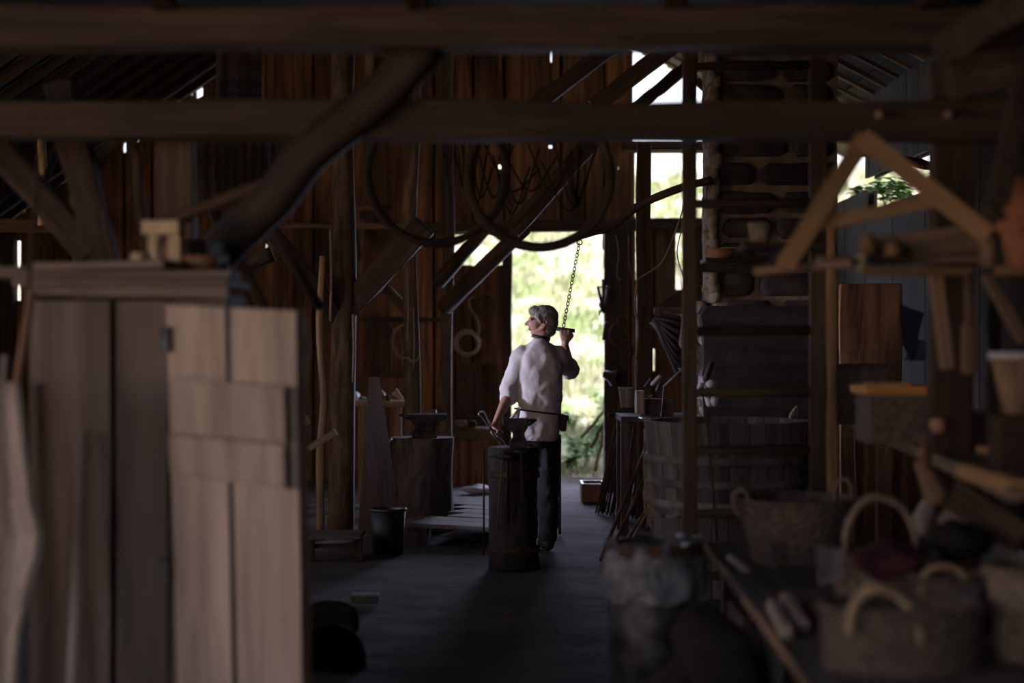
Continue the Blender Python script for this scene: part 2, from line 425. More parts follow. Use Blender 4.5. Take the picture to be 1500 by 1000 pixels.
for i, (px, d, h, txt) in enumerate(((842, 20.6, .34, 'low leafy weed in the shade just past the threshold, left of the rods'),
        (858, 19.6, .38, 'bushy green weed right outside the doorway at its right side'),
        (874, 20.2, .55, 'tallest leafy weed outside the doorway, against the right jamb'),
        (838, 22.0, .30, 'small weed farther up the bank in the middle of the doorway'),
        (880, 22.5, .5, 'leafy clump on the bank behind the right door jamb'),
        (866, 21.3, .4, 'leafy weed in the second row outside the doorway, by the leaning sticks'),
        (836, 19.3, .22, 'lowest green weed beside the stick behind the smith'))):
    x = (px-750)*d/F; plant((x, d, hill(x, d)-.02), h, 9, .11, txt)
for i, (px, py, d, h) in enumerate(((1296, 306, 16.3, .30), (1266, 304, 17.4, .28), (1322, 304, 15.6, .22))):
    p = W(px, py, d); plant(p, h, 6, .16, ('bright green leafy sprig seen through the right gable gap, middle of three',
        'darker green sprig outside at the left end of the right gap', 'small green sprig outside at the right end of the right gap')[i], 'plant', 'leafy_sprig')
# bushes and thin branches seen bleached through the rear window
def shrub(base, h, n, name, label, leaf='leaf_green', L=.12):
    t = thing(name, label, 'shrub', base); st = MB(); lf = MB()
    for k in range(n):
        a = U(0, 2*PI); top = Vector(base)+V(math.cos(a)*h*U(.1, .6), math.sin(a)*h*.4, h*U(.5, 1))
        pts = smooth_pts([base, Vector(base).lerp(top, .5)+V(U(-.2, .2), 0, h*.1), top], 4); st.tube(pts, [.03*(1-i/len(pts))+.006 for i in range(len(pts))], 5)
        for j in range(4, len(pts)):
            for q in range(4):
                aa = U(0, 2*PI); leafmesh(lf, pts[j]+V(U(-.1, .1), U(-.1, .1), U(-.1, .1)), V(math.cos(aa), math.sin(aa), U(-.3, .6)), V(0, 0, 1), L, L*.5)
    obj('branch', st, 'branch_grey', t); obj('foliage', lf, leaf, t)
for x, y, h, lb in ((2.9, 27, 2.2, 'pale bare-branched shrub on the bank seen through the rear window, right side'), (1.9, 30, 1.7, 'low shrub high on the bank seen through the middle of the rear window')):
    shrub((x, y, hill(x, y)-.1), h, 9, 'hillside_shrub', lb, 'straw', .09)
b = MB()
for k in range(5):
    x, y = 3.75+.1*k, 15.0+.5*k; b.log((x, y, 2.2), (x+U(-.1, .5), y+.3, 3.1+U(-.2, .2)), .03, .012, 6, 5)
single('brush_branches', b, 'branch_grey', 'grey bare branches outside the right gap beyond the green sprigs', 'branches')
for i, (x0, x1, y0, y1) in enumerate(((852, 886, 640, 601), (866, 888, 655, 612), (872, 886, 690, 616))):
    single('leaning_stick', MB().log(W(x0, y0, 19.1), W(x1, y1, 18.9+.05*i), .022, .016, 7), 'bark',
           ('lowest-slanting brown stick leaning outside on the right door jamb', 'middle brown stick leaning outside on the right door jamb', 'steepest brown stick leaning outside on the right door jamb')[i], 'stick')

# ================================================================== LIGHT, CAMERA
w = bpy.data.worlds.new('daylight'); S.world = w; w.use_nodes = True; N = w.node_tree.nodes; L = w.node_tree.links; N.clear()
out = N.new('ShaderNodeOutputWorld'); bg = N.new('ShaderNodeBackground'); L.new(bg.outputs[0], out.inputs[0])
sky = N.new('ShaderNodeTexSky'); sky.sky_type = 'HOSEK_WILKIE'; sky.sun_direction = (-.5, -.6, .62); sky.turbidity = 6; sky.ground_albedo = .3
mixn = N.new('ShaderNodeMixRGB'); mixn.inputs[0].default_value = .6; L.new(sky.outputs[0], mixn.inputs[1]); mixn.inputs[2].default_value = (.86, .9, 1, 1)
L.new(mixn.outputs[0], bg.inputs[0]); bg.inputs[1].default_value = 3.0
def light(name, kind, loc, target, energy, color, size=None):
    l = bpy.data.lights.new(name, kind); l.energy = energy; l.color = color; o = bpy.data.objects.new(name, l); COL.objects.link(o)
    o.location = loc; o.rotation_euler = (Vector(target)-Vector(loc)).to_track_quat('-Z', 'Y').to_euler()
    if kind == 'AREA': l.shape = 'RECTANGLE'; l.size, l.size_y = size
    return o
sun = light('sun', 'SUN', (-6, -8, 12), (.4, 0, 0), 11, (1, .96, .91)); sun.data.angle = .01
# daylight entering by the front cart doorway: cool from the sky, warm off the sunlit yard
light('front_sky_light', 'AREA', (-2.5, -1.9, 2.3), (-1.0, 6, .0), 22, (.62, .66, 1), (3.0, .9))
light('front_yard_light', 'AREA', (-2.5, -1.9, .7), (-1.2, 6, 2.4), 11, (1, .52, .26), (3.0, 1.2))
light('side_window_sky_light', 'AREA', (XL+.06, 2.4, 2.15), (-1, 6.4, .7), 22, (.66, .66, 1), (2.3, .5))
light('side_window_yard_light', 'AREA', (XL+.06, 2.4, 1.45), (-1, 6.4, 3.3), 20, (1, .56, .32), (2.3, .7)).data.spread = 1.5
so = light('side_opening_light', 'AREA', (XL+.08, 9.6, 2.1), (-.6, 17.5, 3.9), 21, (1, .56, .29), (3.2, 1.1)); so.data.spread = 1.9
rd = light('rear_door_light', 'AREA', (.52, BW-.02, 1.5), (-.6, 10, .0), 50, (.68, .72, 1), (.9, 2.1)); rd.data.spread = 2.2
rl = light('smith_side_light', 'AREA', (XL+.1, 11.6, 1.75), (.15, 12.25, 1.2), 8.5, (.70, .74, 1), (.9, .9)); rl.data.spread = .42  # added lamp, beam narrowed to reach little besides the smith
cam = bpy.data.cameras.new('camera'); co = bpy.data.objects.new('camera', cam); COL.objects.link(co); S.camera = co
co.location = (0, 0, 1.5); co.rotation_euler = (PI/2, 0, 0); cam.lens = 60; cam.sensor_width = 36; cam.sensor_fit = 'HORIZONTAL'
cam.clip_end = 300; cam.dof.use_dof = True; cam.dof.focus_distance = 12.5; cam.dof.aperture_fstop = 1.0
S.view_settings.view_transform = 'Standard'; S.view_settings.look = 'None'; S.view_settings.gamma = 1; S.view_settings.use_curve_mapping = False
S.view_settings.exposure = 0
S.cycles.use_denoising = True; S.cycles.max_bounces = 6; S.cycles.diffuse_bounces = 4; S.cycles.glossy_bounces = 3; S.cycles.sample_clamp_indirect = 4
# ================================================================== TIMBER FRAME
def timber(name, label, cat, p0, p1, w, h, mat='old_beam', seg=8, jit=.018, bevel=.008, group=None, n=None, w1=None):
    return single(name, MB().beam(p0, p1, w, h, seg, jit, n=n, w1=w1), mat, label, cat, group, bevel)
def pole(name, label, cat, p0, p1, r0, r1, mat='bark', seg=12, n=8, jit=.18, wob=.02, bow=None, group=None):
    return single(name, MB().log(p0, p1, r0, r1, seg, n, jit, wob, bow), mat, label, cat, group)
def H(y, d): return 1.5-(y-500)*d/F
# two tie beams across the front bay
timber('tie_beam', 'upper squared beam across the very top of the view, under the loft boards', 'beam', (XL+.05, 6.5, H(42, 6.5)), (XR-.05, 6.5, H(44, 6.5)), .155, .2, seg=16)
t = thing('tie_beam', 'rough squared beam crossing the whole shed just below the upper one', 'beam', (-.5, 6.8, H(178, 6.8)))
obj('timber', MB().beam((XL+.05, 6.8, H(174, 6.8)), (XR-.05, 6.8, H(180, 6.8)), .145, .18, 18, .02), 'old_beam', t, .008)
for px in (1287, 1388): obj('peg', MB().tube([W(px, 168, 6.74), W(px, 168, 6.64)], .016, 8), 'pole_wood', t)
# loft joists
for i in range(7):
    x = -3.2+.95*i
    timber('loft_joist', 'dark joist running towards the rear under the loft boards', 'beam', (x, 3, 2.79), (x, 6.38, 2.79), .09, .1, group='joists under the loft', n=(0, 0, 1))
# posts and braces of the front bay
timber('post', 'broad grey upright under the crossing beam above the cupboard top', 'post', V(-1.44, 7.35, 0), V(-1.44, 7.35, 2.5), .155, .14, 'mid_beam')
timber('post', 'square upright at the right end of the crossing beam, above the shelf clutter', 'post', V(1.78, 6.92, 0), V(1.78, 6.92, 2.62), .17, .1)
timber('slanting_post', 'thick dark slanting post left of the grey upright', 'post', W(86, 118, 7.6), W(152, 385, 7.6), .13, .1)
t2 = W(152, 385, 7.6)
pole('brace_log', 'big rough diagonal log rising from above the cupboard to the upper beam', 'beam', W(306, 384, 6.98), W(628, 64, 6.55), .086, .078, 'darkest_wood', 14, 10, .2, .03)
pole('brace_branch', 'thinner barked branch running down left from the big diagonal log', 'beam', W(232, 328, 7.25), W(455, 248, 7.15), .025, .035, 'old_beam')
timber('corner_brace', 'dark diagonal brace in the upper left corner falling towards the cupboard', 'beam', W(-60, 150, 7.9), W(138, 378, 7.6), .125, .1)
single('crooked_branch', MB().tube(smooth_pts([W(192, 188, 7.7), W(160, 215, 7.7), W(128, 262, 7.7), W(108, 300, 7.7), W(112, 345, 7.7)], 4), [.03]*17, 9, .3), 'bark', 'dark crooked branch hanging among the braces above the cupboard', 'branch')
timber('corner_brace', 'slim brace crossing the dark slanting post at the upper left', 'beam', W(195, 190, 7.8), W(215, 400, 7.5), .04, .05)
for i, (x0, y0, x1, y1, w_, lb) in enumerate(((300, 285, 388, 455, .05, 'slim brown batten slanting down behind the cupboard top, nearer one'),
        (356, 268, 470, 452, .042, 'slim brown batten slanting down to the right behind the pale door leaf'),
        (118, 120, 60, 280, .03, 'thin batten slanting down left in the dark left corner'))):
    timber('slanting_batten', lb, 'batten', W(x0, y0, 8.2), W(x1, y1, 8.0), w_, .03, seg=4, jit=.006)
# hay rack
t = thing('hay_rack', 'dark barred rack hanging in the gloom under the crossing beam, left half', 'rack', W(330, 290, 9))
for y in (198, 286): obj('rail', MB().beam(W(252, y, 9), W(415, y+2, 9), .05, .04, 4, .004), 'old_beam', t)
obj('back_panel', MB().beam(W(256, 245, 9.25), W(412, 246, 9.25), .42, .02, 4, .004), 'dark_wood', t)
for i in range(12): obj('slat', MB().beam(W(262+13*i, 198, 9), W(262+13*i, 286, 9), .02, .02), 'old_beam', t)
timber('boarded_screen', 'black boarded panel between the two crossing beams, left of the lit gable boards', 'panel', W(318, 100, 9.3), W(386, 101, 9.3), .4, .03, 'dark_wood')
timber('corner_post', 'dark squared post in the far left corner of the shed', 'post', (XL+.06, BW-.08, 0), (XL+.06, BW-.08, 2.75), .14, .12)
pole('thin_pole', 'thin round pole standing at the far left between braces', 'pole', W(62, 330, 12), W(62, 175, 12), .03, .028, 'pole_wood')
timber('wall_plate', 'warm lit horizontal beam at the far left below the roof edge', 'beam', (XL+.05, 17, H(331, 17)), W(132, 331, 17), .14, .16, 'shelf_wood')
timber('wall_ledge', 'thin lit ledge board on the rear wall left of the round post', 'ledge', W(385, 331, 18.2), W(600, 331, 18.2), .06, .12, 'shelf_wood', n=(0, 1, 0))
timber('wall_ledge', 'short ledge on the rear wall just right of the round post', 'ledge', W(505, 304, 18.3), W(560, 304, 18.3), .04, .1, 'shelf_wood')
# round posts of the rear bay
def post(label, px, d, top, r0, r1, mat='bark', wob=.03):
    x = (px-750)*d/F; return pole('round_post', label, 'post', (x, d, -.03), (x+U(-.03, .03), d, top), r0, r1, mat, 16, 14, .16, wob)
post('thickest round post, leftmost in the rear bay, with a pale left edge', 499, 13.4, 4.9, .105, .085)
post('slender round post in the middle of the rear bay, left of the anvil block', 602, 15.2, 5.0, .075, .055)
post('round post just left of the small square opening in the rear wall', 653, 16.4, 5.0, .065, .05)
post('thin barkless pole standing beside the thickest round post', 469, 13.0, 2.15, .034, .026, 'pole_wood')
timber('door_post', 'squared door post on the left edge of the bright doorway', 'post', W(743, 702, 18.3)+V(0, 0, -.03), W(743, 330, 18.3), .10, .12)
timber('door_lintel', 'long dark horizontal timber over the bright doorway', 'beam', W(600, 334, 18.25), W(1110, 327, 18.25), .115, .14)
timber('window_rail', 'dark crossbar over the rear window opening', 'beam', W(912, 214, 18.2), W(1110, 215, 18.2), .10, .1)
timber('jamb_post', 'dark broad post hung with tools at the right side of the doorway', 'post', (1.045, 17.2, -.03), (1.045, 17.2, H(333, 17.2)), .24, .14)
timber('inner_post', 'tall dark squared post standing inside the rear window', 'post', (1.10, 14.2, -.03), (1.10, 14.2, H(208, 14.2)), .12, .12)
timber('hanging_board', 'short dark board hanging from the lintel at the right of the doorway', 'board', W(886, 366, 17.5), W(886, 338, 17.5), .055, .03, seg=3)
# diagonals high in the rear bay
for lb, x0, y0, x1, y1, w_, d in (
    ('leftmost of the dark diagonal braces high above the doorway', 900, 66, 782, 156, .13, 14.5),
    ('middle dark diagonal brace crossing the white gable opening', 985, 68, 868, 158, .15, 14.8),
    ('rightmost dark diagonal brace crossing the white gable opening', 1008, 96, 930, 160, .11, 15.5)):
    timber('roof_brace', lb, 'beam', W(x0, y0, d), W(x1, y1, d), w_, .12, 'dark_wood')
timber('roof_brace', 'lower part of the braces right of the hoops above the lintel', 'beam', W(900, 170, 15), W(752, 338, 14.8), .15, .12, 'dark_wood')
pole('knee_brace', 'round diagonal brace crossing the small square wall opening', 'beam', W(642, 414, 16.2), W(712, 332, 15.6), .068, .066, 'mid_beam')
pole('knee_brace', 'round diagonal brace below the small square wall opening, ending at the lintel', 'beam', W(652, 448, 16.2), W(768, 334, 15.0), .085, .07, 'mid_beam')
timber('knee_brace', 'wide dark brace rising right from the thickest round post', 'beam', W(496, 462, 13.4), W(622, 330, 13.3), .19, .1, 'dark_wood')
timber('knee_brace', 'dark brace falling right towards the thickest round post from the upper left', 'beam', W(386, 322, 12.8), W(498, 468, 13.4), .12, .1, 'dark_wood')
timber('knee_brace', 'thin pale-edged brace falling right between the two rear posts', 'beam', W(548, 405, 16.2), W(604, 462, 16.2), .09, .08, 'bark')
pole('knee_brace', 'dark horizontal log between the cupboard leaf and the thickest round post', 'beam', W(400, 372, 11), W(330, 398, 11), .05, .05)
timber('gable_stud', 'pale brown upright stud high on the rear wall left of centre', 'stud', W(541, 200, 18.3), W(541, 70, 18.3), .1, .08, 'pole_wood')
timber('gable_stud', 'upright stud of the rear gable above the small square opening', 'stud', W(782, 200, 18.3), W(782, 40, 18.3), .09, .08, 'wall_board')
t = thing('gable_cross', 'dark ridge prop in front of the gable right of the white opening', 'beam', W(1012, 200, 15.2))
obj('prop', MB().beam(W(1016, 45, 15.2), W(1006, 205, 15.2), .1, .1, 4, .01), 'old_beam', t, .006)
obj('strut', MB().beam(W(1020, 118, 15.2), W(1075, 165, 15.2), .07, .06, 4, .01), 'old_beam', t)
# bent bark hoops hanging in the middle of the shed
def hoop(label, cx, cy, rx, ry, d, a0, a1, r, mat='mid_beam', tilt=0.):
    pts = [W(cx+rx*math.cos(a), cy+ry*math.sin(a), d+tilt*math.sin(a)) for a in [a0+(a1-a0)*i/40 for i in range(41)]]
    return single('bent_hoop', MB().tube(pts, [r*(1+.25*noise.noise(V(i*.35, cx, 0))) for i in range(41)], 8, .25), mat, label, 'hoop')
hoop('left of two big bent wood hoops hanging above the man', 640, 252, 102, 104, 9.2, 0, 2*PI, .024)
hoop('right of two big bent wood hoops, its bottom dark against the doorway', 790, 258, 104, 104, 9.0, -.2, 2*PI-.2, .028)
b = MB(); 
for k in range(18):
    qx = U(660, 860); a, c = W(qx, U(200, 240), 9.6), W(qx+U(-60, 90), U(200, 250), 9.8); m = (a+c)/2+V(0, 0, -U(.2, .4)); b.tube(smooth_pts([a, m, c], 5), .006, 5)
single('tangled_net', b, 'net', 'dark tangle of netting draped behind the bent hoops', 'net')
# right side pale frame standing on the shelf
t = thing('trestle_frame', 'triangular frame of pale boards on the upper shelf at the right', 'frame', W(1290, 380, 6.3))
obj('board', MB().beam(W(1268, 200, 6.3), W(1148, 392, 6.3), .072, .03, 4, .003), 'fresh_wood', t, .003)
obj('board', MB().beam(W(1262, 200, 6.27), W(1448, 345, 6.27), .072, .03, 4, .003), 'fresh_wood', t, .003)
obj('crossbar', MB().beam(W(1190, 330, 6.33), W(1384, 290, 6.33), .05, .025, 4, .003), 'fresh_wood', t, .003)
timber('slanting_post', 'pale post leaning at the right edge of the view above the flower pots', 'post', W(1462, 300, 6.0), W(1502, 90, 6.0), .07, .06)
timber('corner_brace', 'broad dark brace at the upper right corner rising towards the loft', 'beam', W(1372, 78, 6.2), W(1530, -20, 6.0), .13, .1)
timber('corner_block', 'broad weathered plank fixed high on the right side under the roof', 'board', W(1385, 118, 6.5), W(1540, 88, 6.4), .16, .08)
timber('eave_board', 'wide reddish-brown board hung under the right eave behind the trestle frame', 'board', W(1266, 222, 13.2), W(1372, 246, 12.2), .24, .03, 'wall_board')
# ladder
t = thing('ladder', 'tall wooden ladder standing upright in front of the stone chimney', 'ladder', (.95, 8.75, 0))
for px, w_ in ((1011, .074), (1199, .086)):
    x = (px-750)*8.75/F; obj('side_rail', MB().beam((x, 8.75, 0), (x-.005, 8.75, 3.05), w_, .05, 6, .004), 'ladder_wood', t, .005)
for py in (95, 190, 297, 391, 483, 573, 658, 750, 842, 930):
    obj('rung', MB().tube([W(1008, py+2, 8.75), W(1196, py, 8.75)], [.022, .024], 8, .1), 'old_beam' if py < 500 else 'ladder_wood', t)

# ================================================================== STONE CHIMNEY
t = thing('stone_chimney', 'tall chimney of rough dark stones with thick pale mortar behind the ladder', 'chimney', (1.95, 13.4, 0))
CX0, CX1, CY0, CY1 = 1.55, 2.48, 13.0, 13.9
b = MB(); b.beam(((CX0+CX1)/2, (CY0+CY1)/2, 0), ((CX0+CX1)/2, (CY0+CY1)/2, 4.0), CX1-CX0, CY1-CY0, 46, .012); obj('mortar_core', b, 'mortar', t)
b = MB(); z = 1.62
def stone(b, c, sx, sy, sz):
    sd = U(0, 99); rings = []
    for i in range(5):
        f = (i/4-.5)*2; k = (1-.22*abs(f)**3); ring = []
        for j in range(12):
            a = 2*PI*j/12; ca, sa = math.cos(a), math.sin(a); e = .45
            x = math.copysign(abs(ca)**e, ca)*sx/2*k; y = math.copysign(abs(sa)**e, sa)*sy/2*k; q = V(x, y, f*sz/2)
            ring.append(Vector(c)+q+noise.noise_vector(q*9+V(sd, 0, 0))*.018)
        rings.append(ring)
    b.skin(rings, smooth=True)
while z < 3.85:
    h = U(.15, .21)
    for face in ('front',):
        s = (CX0 if face == 'front' else CY0)+U(-.05, .05); end = CX1 if face == 'front' else CY1
        while s < end-.06:
            w_ = min(U(.28, .58), end-s-.01)
            if w_ > .08:
                if face == 'front': stone(b, (s+w_/2, CY0+.01, z+h/2), w_-.022, .11, h-.025)
                else: stone(b, (CX0+.0, s+w_/2, z+h/2), .09, w_-.022, h-.025)
            s += w_+U(.0, .02)
    z += h+U(.005, .03)
obj('stonework', b, 'stone', t)
# dark forge body at its foot, widened to the left
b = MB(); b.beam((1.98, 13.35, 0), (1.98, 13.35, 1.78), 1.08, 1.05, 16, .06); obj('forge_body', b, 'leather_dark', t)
b = MB()
for k in range(26): stone(b, (1.45+U(-.02, .04), 12.9+U(0, .5), .25+k*.06), .1, .2, U(.06, .13))
obj('broken_plaster_edge', b, 'mortar', t)
b = MB()
for k in range(110): stone(b, (CX0-.01+U(-.012, .015), 13.03+.5*(k % 3)/3, 1.85+(k//3)*.058), U(.06, .09), .2, U(.08, .12))
obj('lit_mortar_corner', b, 'mortar', t)  # mortar colour carried over the corner stones so the edge looks warmly lit
# sheet metal hood left of the chimney, bellows beneath
t = thing('forge_hood', 'dark sheet metal hood left of the chimney, behind the ladder rail', 'hood', W(990, 450, 13.6))
b = MB()
a = [W(958, 450, 13.3), W(1024, 450, 13.3), V(1.44, 14.2, 1.77), W(958, 450, 14.2)]; c = [W(1002, 422, 13.6), W(1030, 418, 13.6), W(1026, 418, 14.0), W(1002, 422, 14.0)]
b.skin([a, c], smooth=False); obj('canopy', b, 'rust', t)
b = MB(); b.beam(W(958, 455, 13.3), W(1024, 455, 13.3), .05, .04); obj('rim', b, 'rust', t)
t = thing('bellows', 'large leather bellows hanging under the metal hood', 'bellows', W(985, 560, 13.7))
obj('board', MB().beam(W(956, 470, 13.7), W(1006, 545, 13.7), .05, .5, 3, .004), 'dark_wood', t)
obj('board', MB().beam(W(963, 462, 13.7), W(1003, 468, 13.7), .04, .5, 3, .004), 'dark_wood', t)
b = MB()
for k in range(7):
    f = k/6; b.tube(smooth_pts([W(958, 466, 13.45), W(985+4*f, 500+40*f-30*(1-f), 13.42), W(1000+3*(1-f), 548-70*(1-f), 13.45)], 5), .02, 6)
b.skin([[W(957, 466, y), W(1001, 474, y), W(998, 545, y)] for y in (13.5, 13.9)], smooth=False)
obj('leather_folds', b, 'leather_dark', t)
# lever pole with chain and grip
b = MB(); pts = smooth_pts([W(800, 366, 12.9), W(848, 345, 12.9), W(895, 332, 13), W(938, 300, 13.0), W(1000, 274, 12.9), W(1043, 264, 12.9)], 6)
t = thing('bellows_lever', 'crooked dark branch used as bellows lever, crossing the rear window', 'lever', W(950, 300, 13.1))
obj('branch', b.tube(pts[6:], [.03+.006*noise.noise(V(i*.5, 0, 0)) for i in range(len(pts)-6)], 9, .2), 'dark_wood', t)
obj('iron_eye', MB().tube([W(849, 352, 12.88)+V(.02*math.cos(a), 0, .02*math.sin(a)-.015) for a in [PI*2*i/12 for i in range(13)]], .005, 6), 'iron', t)
b = MB(); p0, p1 = W(848.5, 356, 12.86), W(825.5, 478, 12.5); n = 24
for k in range(n):
    a, c = p0.lerp(p1, k/n), p0.lerp(p1, (k+1.22)/n); dr = (c-a).normalized(); s_ = dr.cross(V(0, 1, 0)) if k % 2 else (V(0, 1, 0)*.75+dr.cross(V(0, 1, 0))*.55).normalized()
    L_ = (c-a).length/2; m = (a+c)/2; b.tube([m+dr*L_*math.cos(q)*1.0+s_*.0115*math.sin(q) for q in [2*PI*i/14 for i in range(15)]], .0034, 5, caps=False)
t = thing('pull_chain', 'iron chain with a wooden grip hanging from the lever into the man\'s raised hand', 'chain', W(825, 484, 12.5))
obj('chain_links', b, 'iron', t)
GRIP0, GRIP1 = W(812, 481, 12.5), W(842, 484.5, 12.5)
obj('grip', MB().tube([GRIP0, (GRIP0+GRIP1)/2, GRIP1], [.014, .0155, .014], 12), 'dark_wood', t)
# ================================================================== THINGS IN THE REAR BAY
def X(px, d): return (px-750)*d/F
# first anvil on its big block
def stump(label, cx, cy, r, h, mat='stump_wood', bands=()):
    t = thing('chopping_block', label, 'stump', (cx, cy, 0))
    prof = [(r*1.04, -.01), (r*1.0, h*.2), (r*.97, h*.6), (r*.98, h-.01), (r*.96, h)]
    b = MB(); b.lathe(prof, (cx, cy, 0), 28, jit=.12, caps=True); obj('block', b, mat, t)
    for z in bands: obj('iron_band', MB().lathe([(r*1.02, z-.02), (r*1.045, z-.02), (r*1.045, z+.02), (r*1.02, z+.02)], (cx, cy, 0), 28, jit=.12), 'rust', t)
    return t
def anvil(label, cx, cy, z, L, Hh, flip=1, top='bright_iron', tilt=0.):
    t = thing('anvil', label, 'anvil', (cx, cy, z)); rot = Matrix.Rotation(tilt, 3, 'Z')
    def q(x, y, zz): return Vector((cx, cy, z))+rot@V(x*flip, y, zz)
    w_ = L*.14
    def sec(x0, x1, y, zz): return [q(x0, -y, zz), q(x1, -y, zz), q(x1, y, zz), q(x0, y, zz)]
    b = MB(); b.skin([sec(-L*.26, L*.28, w_*1.2, 0), sec(-L*.26, L*.28, w_*1.2, Hh*.16), sec(-L*.19, L*.2, w_*.85, Hh*.34), sec(-L*.18, L*.2, w_*.8, Hh*.5),
                      sec(-L*.28, L*.38, w_*.85, Hh*.68), sec(-L*.28, L*.5, w_*.9, Hh*.8), sec(-L*.28, L*.5, w_*.9, Hh*.97)], smooth=False)
    obj('body', b, 'iron', t, .004)
    b = MB(); b.skin([[q(-L*.28-x, y*k, Hh*.84+zz*k+.02*f) for y, zz in [(w_*.85*math.cos(a), Hh*.13*math.sin(a)) for a in [2*PI*i/12 for i in range(12)]]]
                      for f, x, k in ((0, 0, 1), (.4, L*.1, .85), (.8, L*.2, .55), (1, L*.28, .12))]); obj('horn', b, 'iron', t)
    b = MB(); b.box(q(L*.11, 0, Hh*.985), (L*.78, w_*1.75, .012), rot); obj('face_plate', b, top, t, .002)
    return t
stump('massive round wooden block carrying the left anvil', X(617, 13.75), 13.75, .262, .73)
anvil('dark anvil with a bluish shining top on the massive wooden block', X(621, 13.7), 13.7, .73, .36, .19, 1, 'bright_iron', .1)
single('hammer_head', MB().cap(W(572, 645, 13.6)+V(0, 0, 0), .02, W(574, 648, 13.7), .02), 'bright_iron', 'small bright iron knob lying at the left edge of the left anvil block', 'tool')
# second anvil by the smith
stump('narrower dark block carrying the anvil beside the smith', X(752, 11.35), 11.35, .165, .80, 'charred_wood', (.62, .12))
anvil('black anvil beside the smith\'s hand', X(760, 11.32), 11.32, .80, .215, .19, -1, 'iron')
t = thing('iron_tong_rack', 'iron frame strapped round the near anvil block for tools', 'rack', (X(750, 11.1), 11.1, .6))
obj('hoop_bar', MB().tube([V(X(750, 11.1)+.19*math.cos(a), 11.35+.19*math.sin(a), .745) for a in [PI*(1+i/16) for i in range(17)]], .006, 6), 'iron', t)
obj('bar', MB().tube([V(X(750, 11.1)-.185, 11.2, .8), V(X(750, 11.1)-.185, 11.2, .1)], .007, 6), 'iron', t)
for i, (a, c, d, lb) in enumerate((((737, 662), (727, 782), 11.08, 'long thin pale rod hanging down the front of the near anvil block'),
                      ((744, 665), (741, 760), 11.1, 'darker second rod hanging on the front of the near anvil block'))):
    single('rod', MB().tube([W(*a, d), W(*c, d)], .006, 6), 'pole_wood' if i == 0 else 'rust', lb, 'rod')
for i, (px, py, lb) in enumerate(((743, 668, 'round hammer head hung at the front of the near anvil block'), (764, 661, 'small iron lump hung right on the near anvil block'))):
    t = thing('hung_hammer', lb, 'hammer', W(px, py, 11.1))
    obj('head', MB().cap(W(px-7, py, 11.1), .028-.01*i, W(px+4, py+1, 11.1), .024-.01*i), 'iron', t)
    obj('handle', MB().tube([W(px, py, 11.12), W(px+2, py+95-20*i, 11.14)], .01, 7), 'dark_wood', t)
# tongs across the smith's hand
t = thing('tongs', 'steel tongs held in the smith\'s lowered left hand', 'tongs', W(722, 636, 11.9))
TH = W(724, 637, 11.86)
obj('jaw', MB().tube(smooth_pts([W(718, 628, 11.82), W(707, 612, 11.8), W(701, 607, 11.8), W(705, 602, 11.8)], 4), .0065, 6), 'bright_iron', t)
obj('jaw', MB().tube(smooth_pts([W(720, 625, 11.84), W(712, 608, 11.84), W(709, 603, 11.84), W(703, 603, 11.84)], 4), .0065, 6), 'bright_iron', t)
obj('rivet', MB().ell(W(718, 627, 11.82), .012, 10), 'iron', t)
obj('handle', MB().tube([W(718, 627, 11.82), TH+V(0, 0, 0), W(742, 668, 11.62)], .006, 6), 'iron', t)
obj('handle', MB().tube([W(718, 627, 11.84), TH+V(.012, 0, .01), W(750, 662, 11.66)], .006, 6), 'iron', t)
# stick behind the smith
single('walking_stick', MB().tube([(X(820, 13.3), 13.3, 0), (X(819.5, 13.3), 13.2, H(636, 13.2))], .011, 8), 'dark_wood', 'thin upright stick just behind the smith\'s right hip', 'stick')
# low platform of planks
t = thing('plank_platform', 'low platform of grey planks between the two anvil blocks', 'platform', (X(665, 13.6), 13.4, 0))
yb = [(12.7, .0), (13.0, .0), (13.32, 0), (13.65, 0), (13.98, .0), (14.3, 0)]
for i, (y, _) in enumerate(yb):
    obj('plank', MB().beam((X(606, 12.9) if i < 2 else -.44, y+(.12 if i < 2 else .01), .135), (X(716, 12.9)+.12, y-.22, .135), .27, .035, 4, .006, n=(0, 0, 1)), 'dim_board', t, .004)
for xx in (-.66, -.1): obj('bearer', MB().beam((xx, 12.55, .06), (xx, 14.35, .06), .07, .115, n=(0, 0, 1)), 'dim_board', t)
# leaning tapered trough / board
b = MB(); b.skin([[W(524, 782, 12.4), W(584, 782, 12.4), W(584, 782, 12.46), W(524, 782, 12.46)], [W(530, 700, 12.5), W(578, 700, 12.5), W(578, 700, 12.56), W(530, 700, 12.56)],
                  [W(541, 552, 12.7), W(556, 552, 12.7), W(556, 552, 12.76), W(541, 552, 12.76)]], smooth=False)
single('leaning_board', b, 'dark_wood', 'tall dark board tapering to a narrow top, left of the massive anvil block', 'board')
t = thing('black_bucket', 'black tapered bucket on the floor below the tapering board', 'bucket', (X(568, 12.1), 12.1, 0))
obj('pail', MB().lathe([(.0, 0), (.105, 0), (.128, .31), (.12, .31), (.1, .02)], (X(568, 12.1), 12.1, 0), 22), 'black', t)
obj('rim', MB().lathe([(.118, .30), (.134, .30), (.134, .32), (.118, .32), (.118, .30)], (X(568, 12.1), 12.1, 0), 22), 'iron', t)
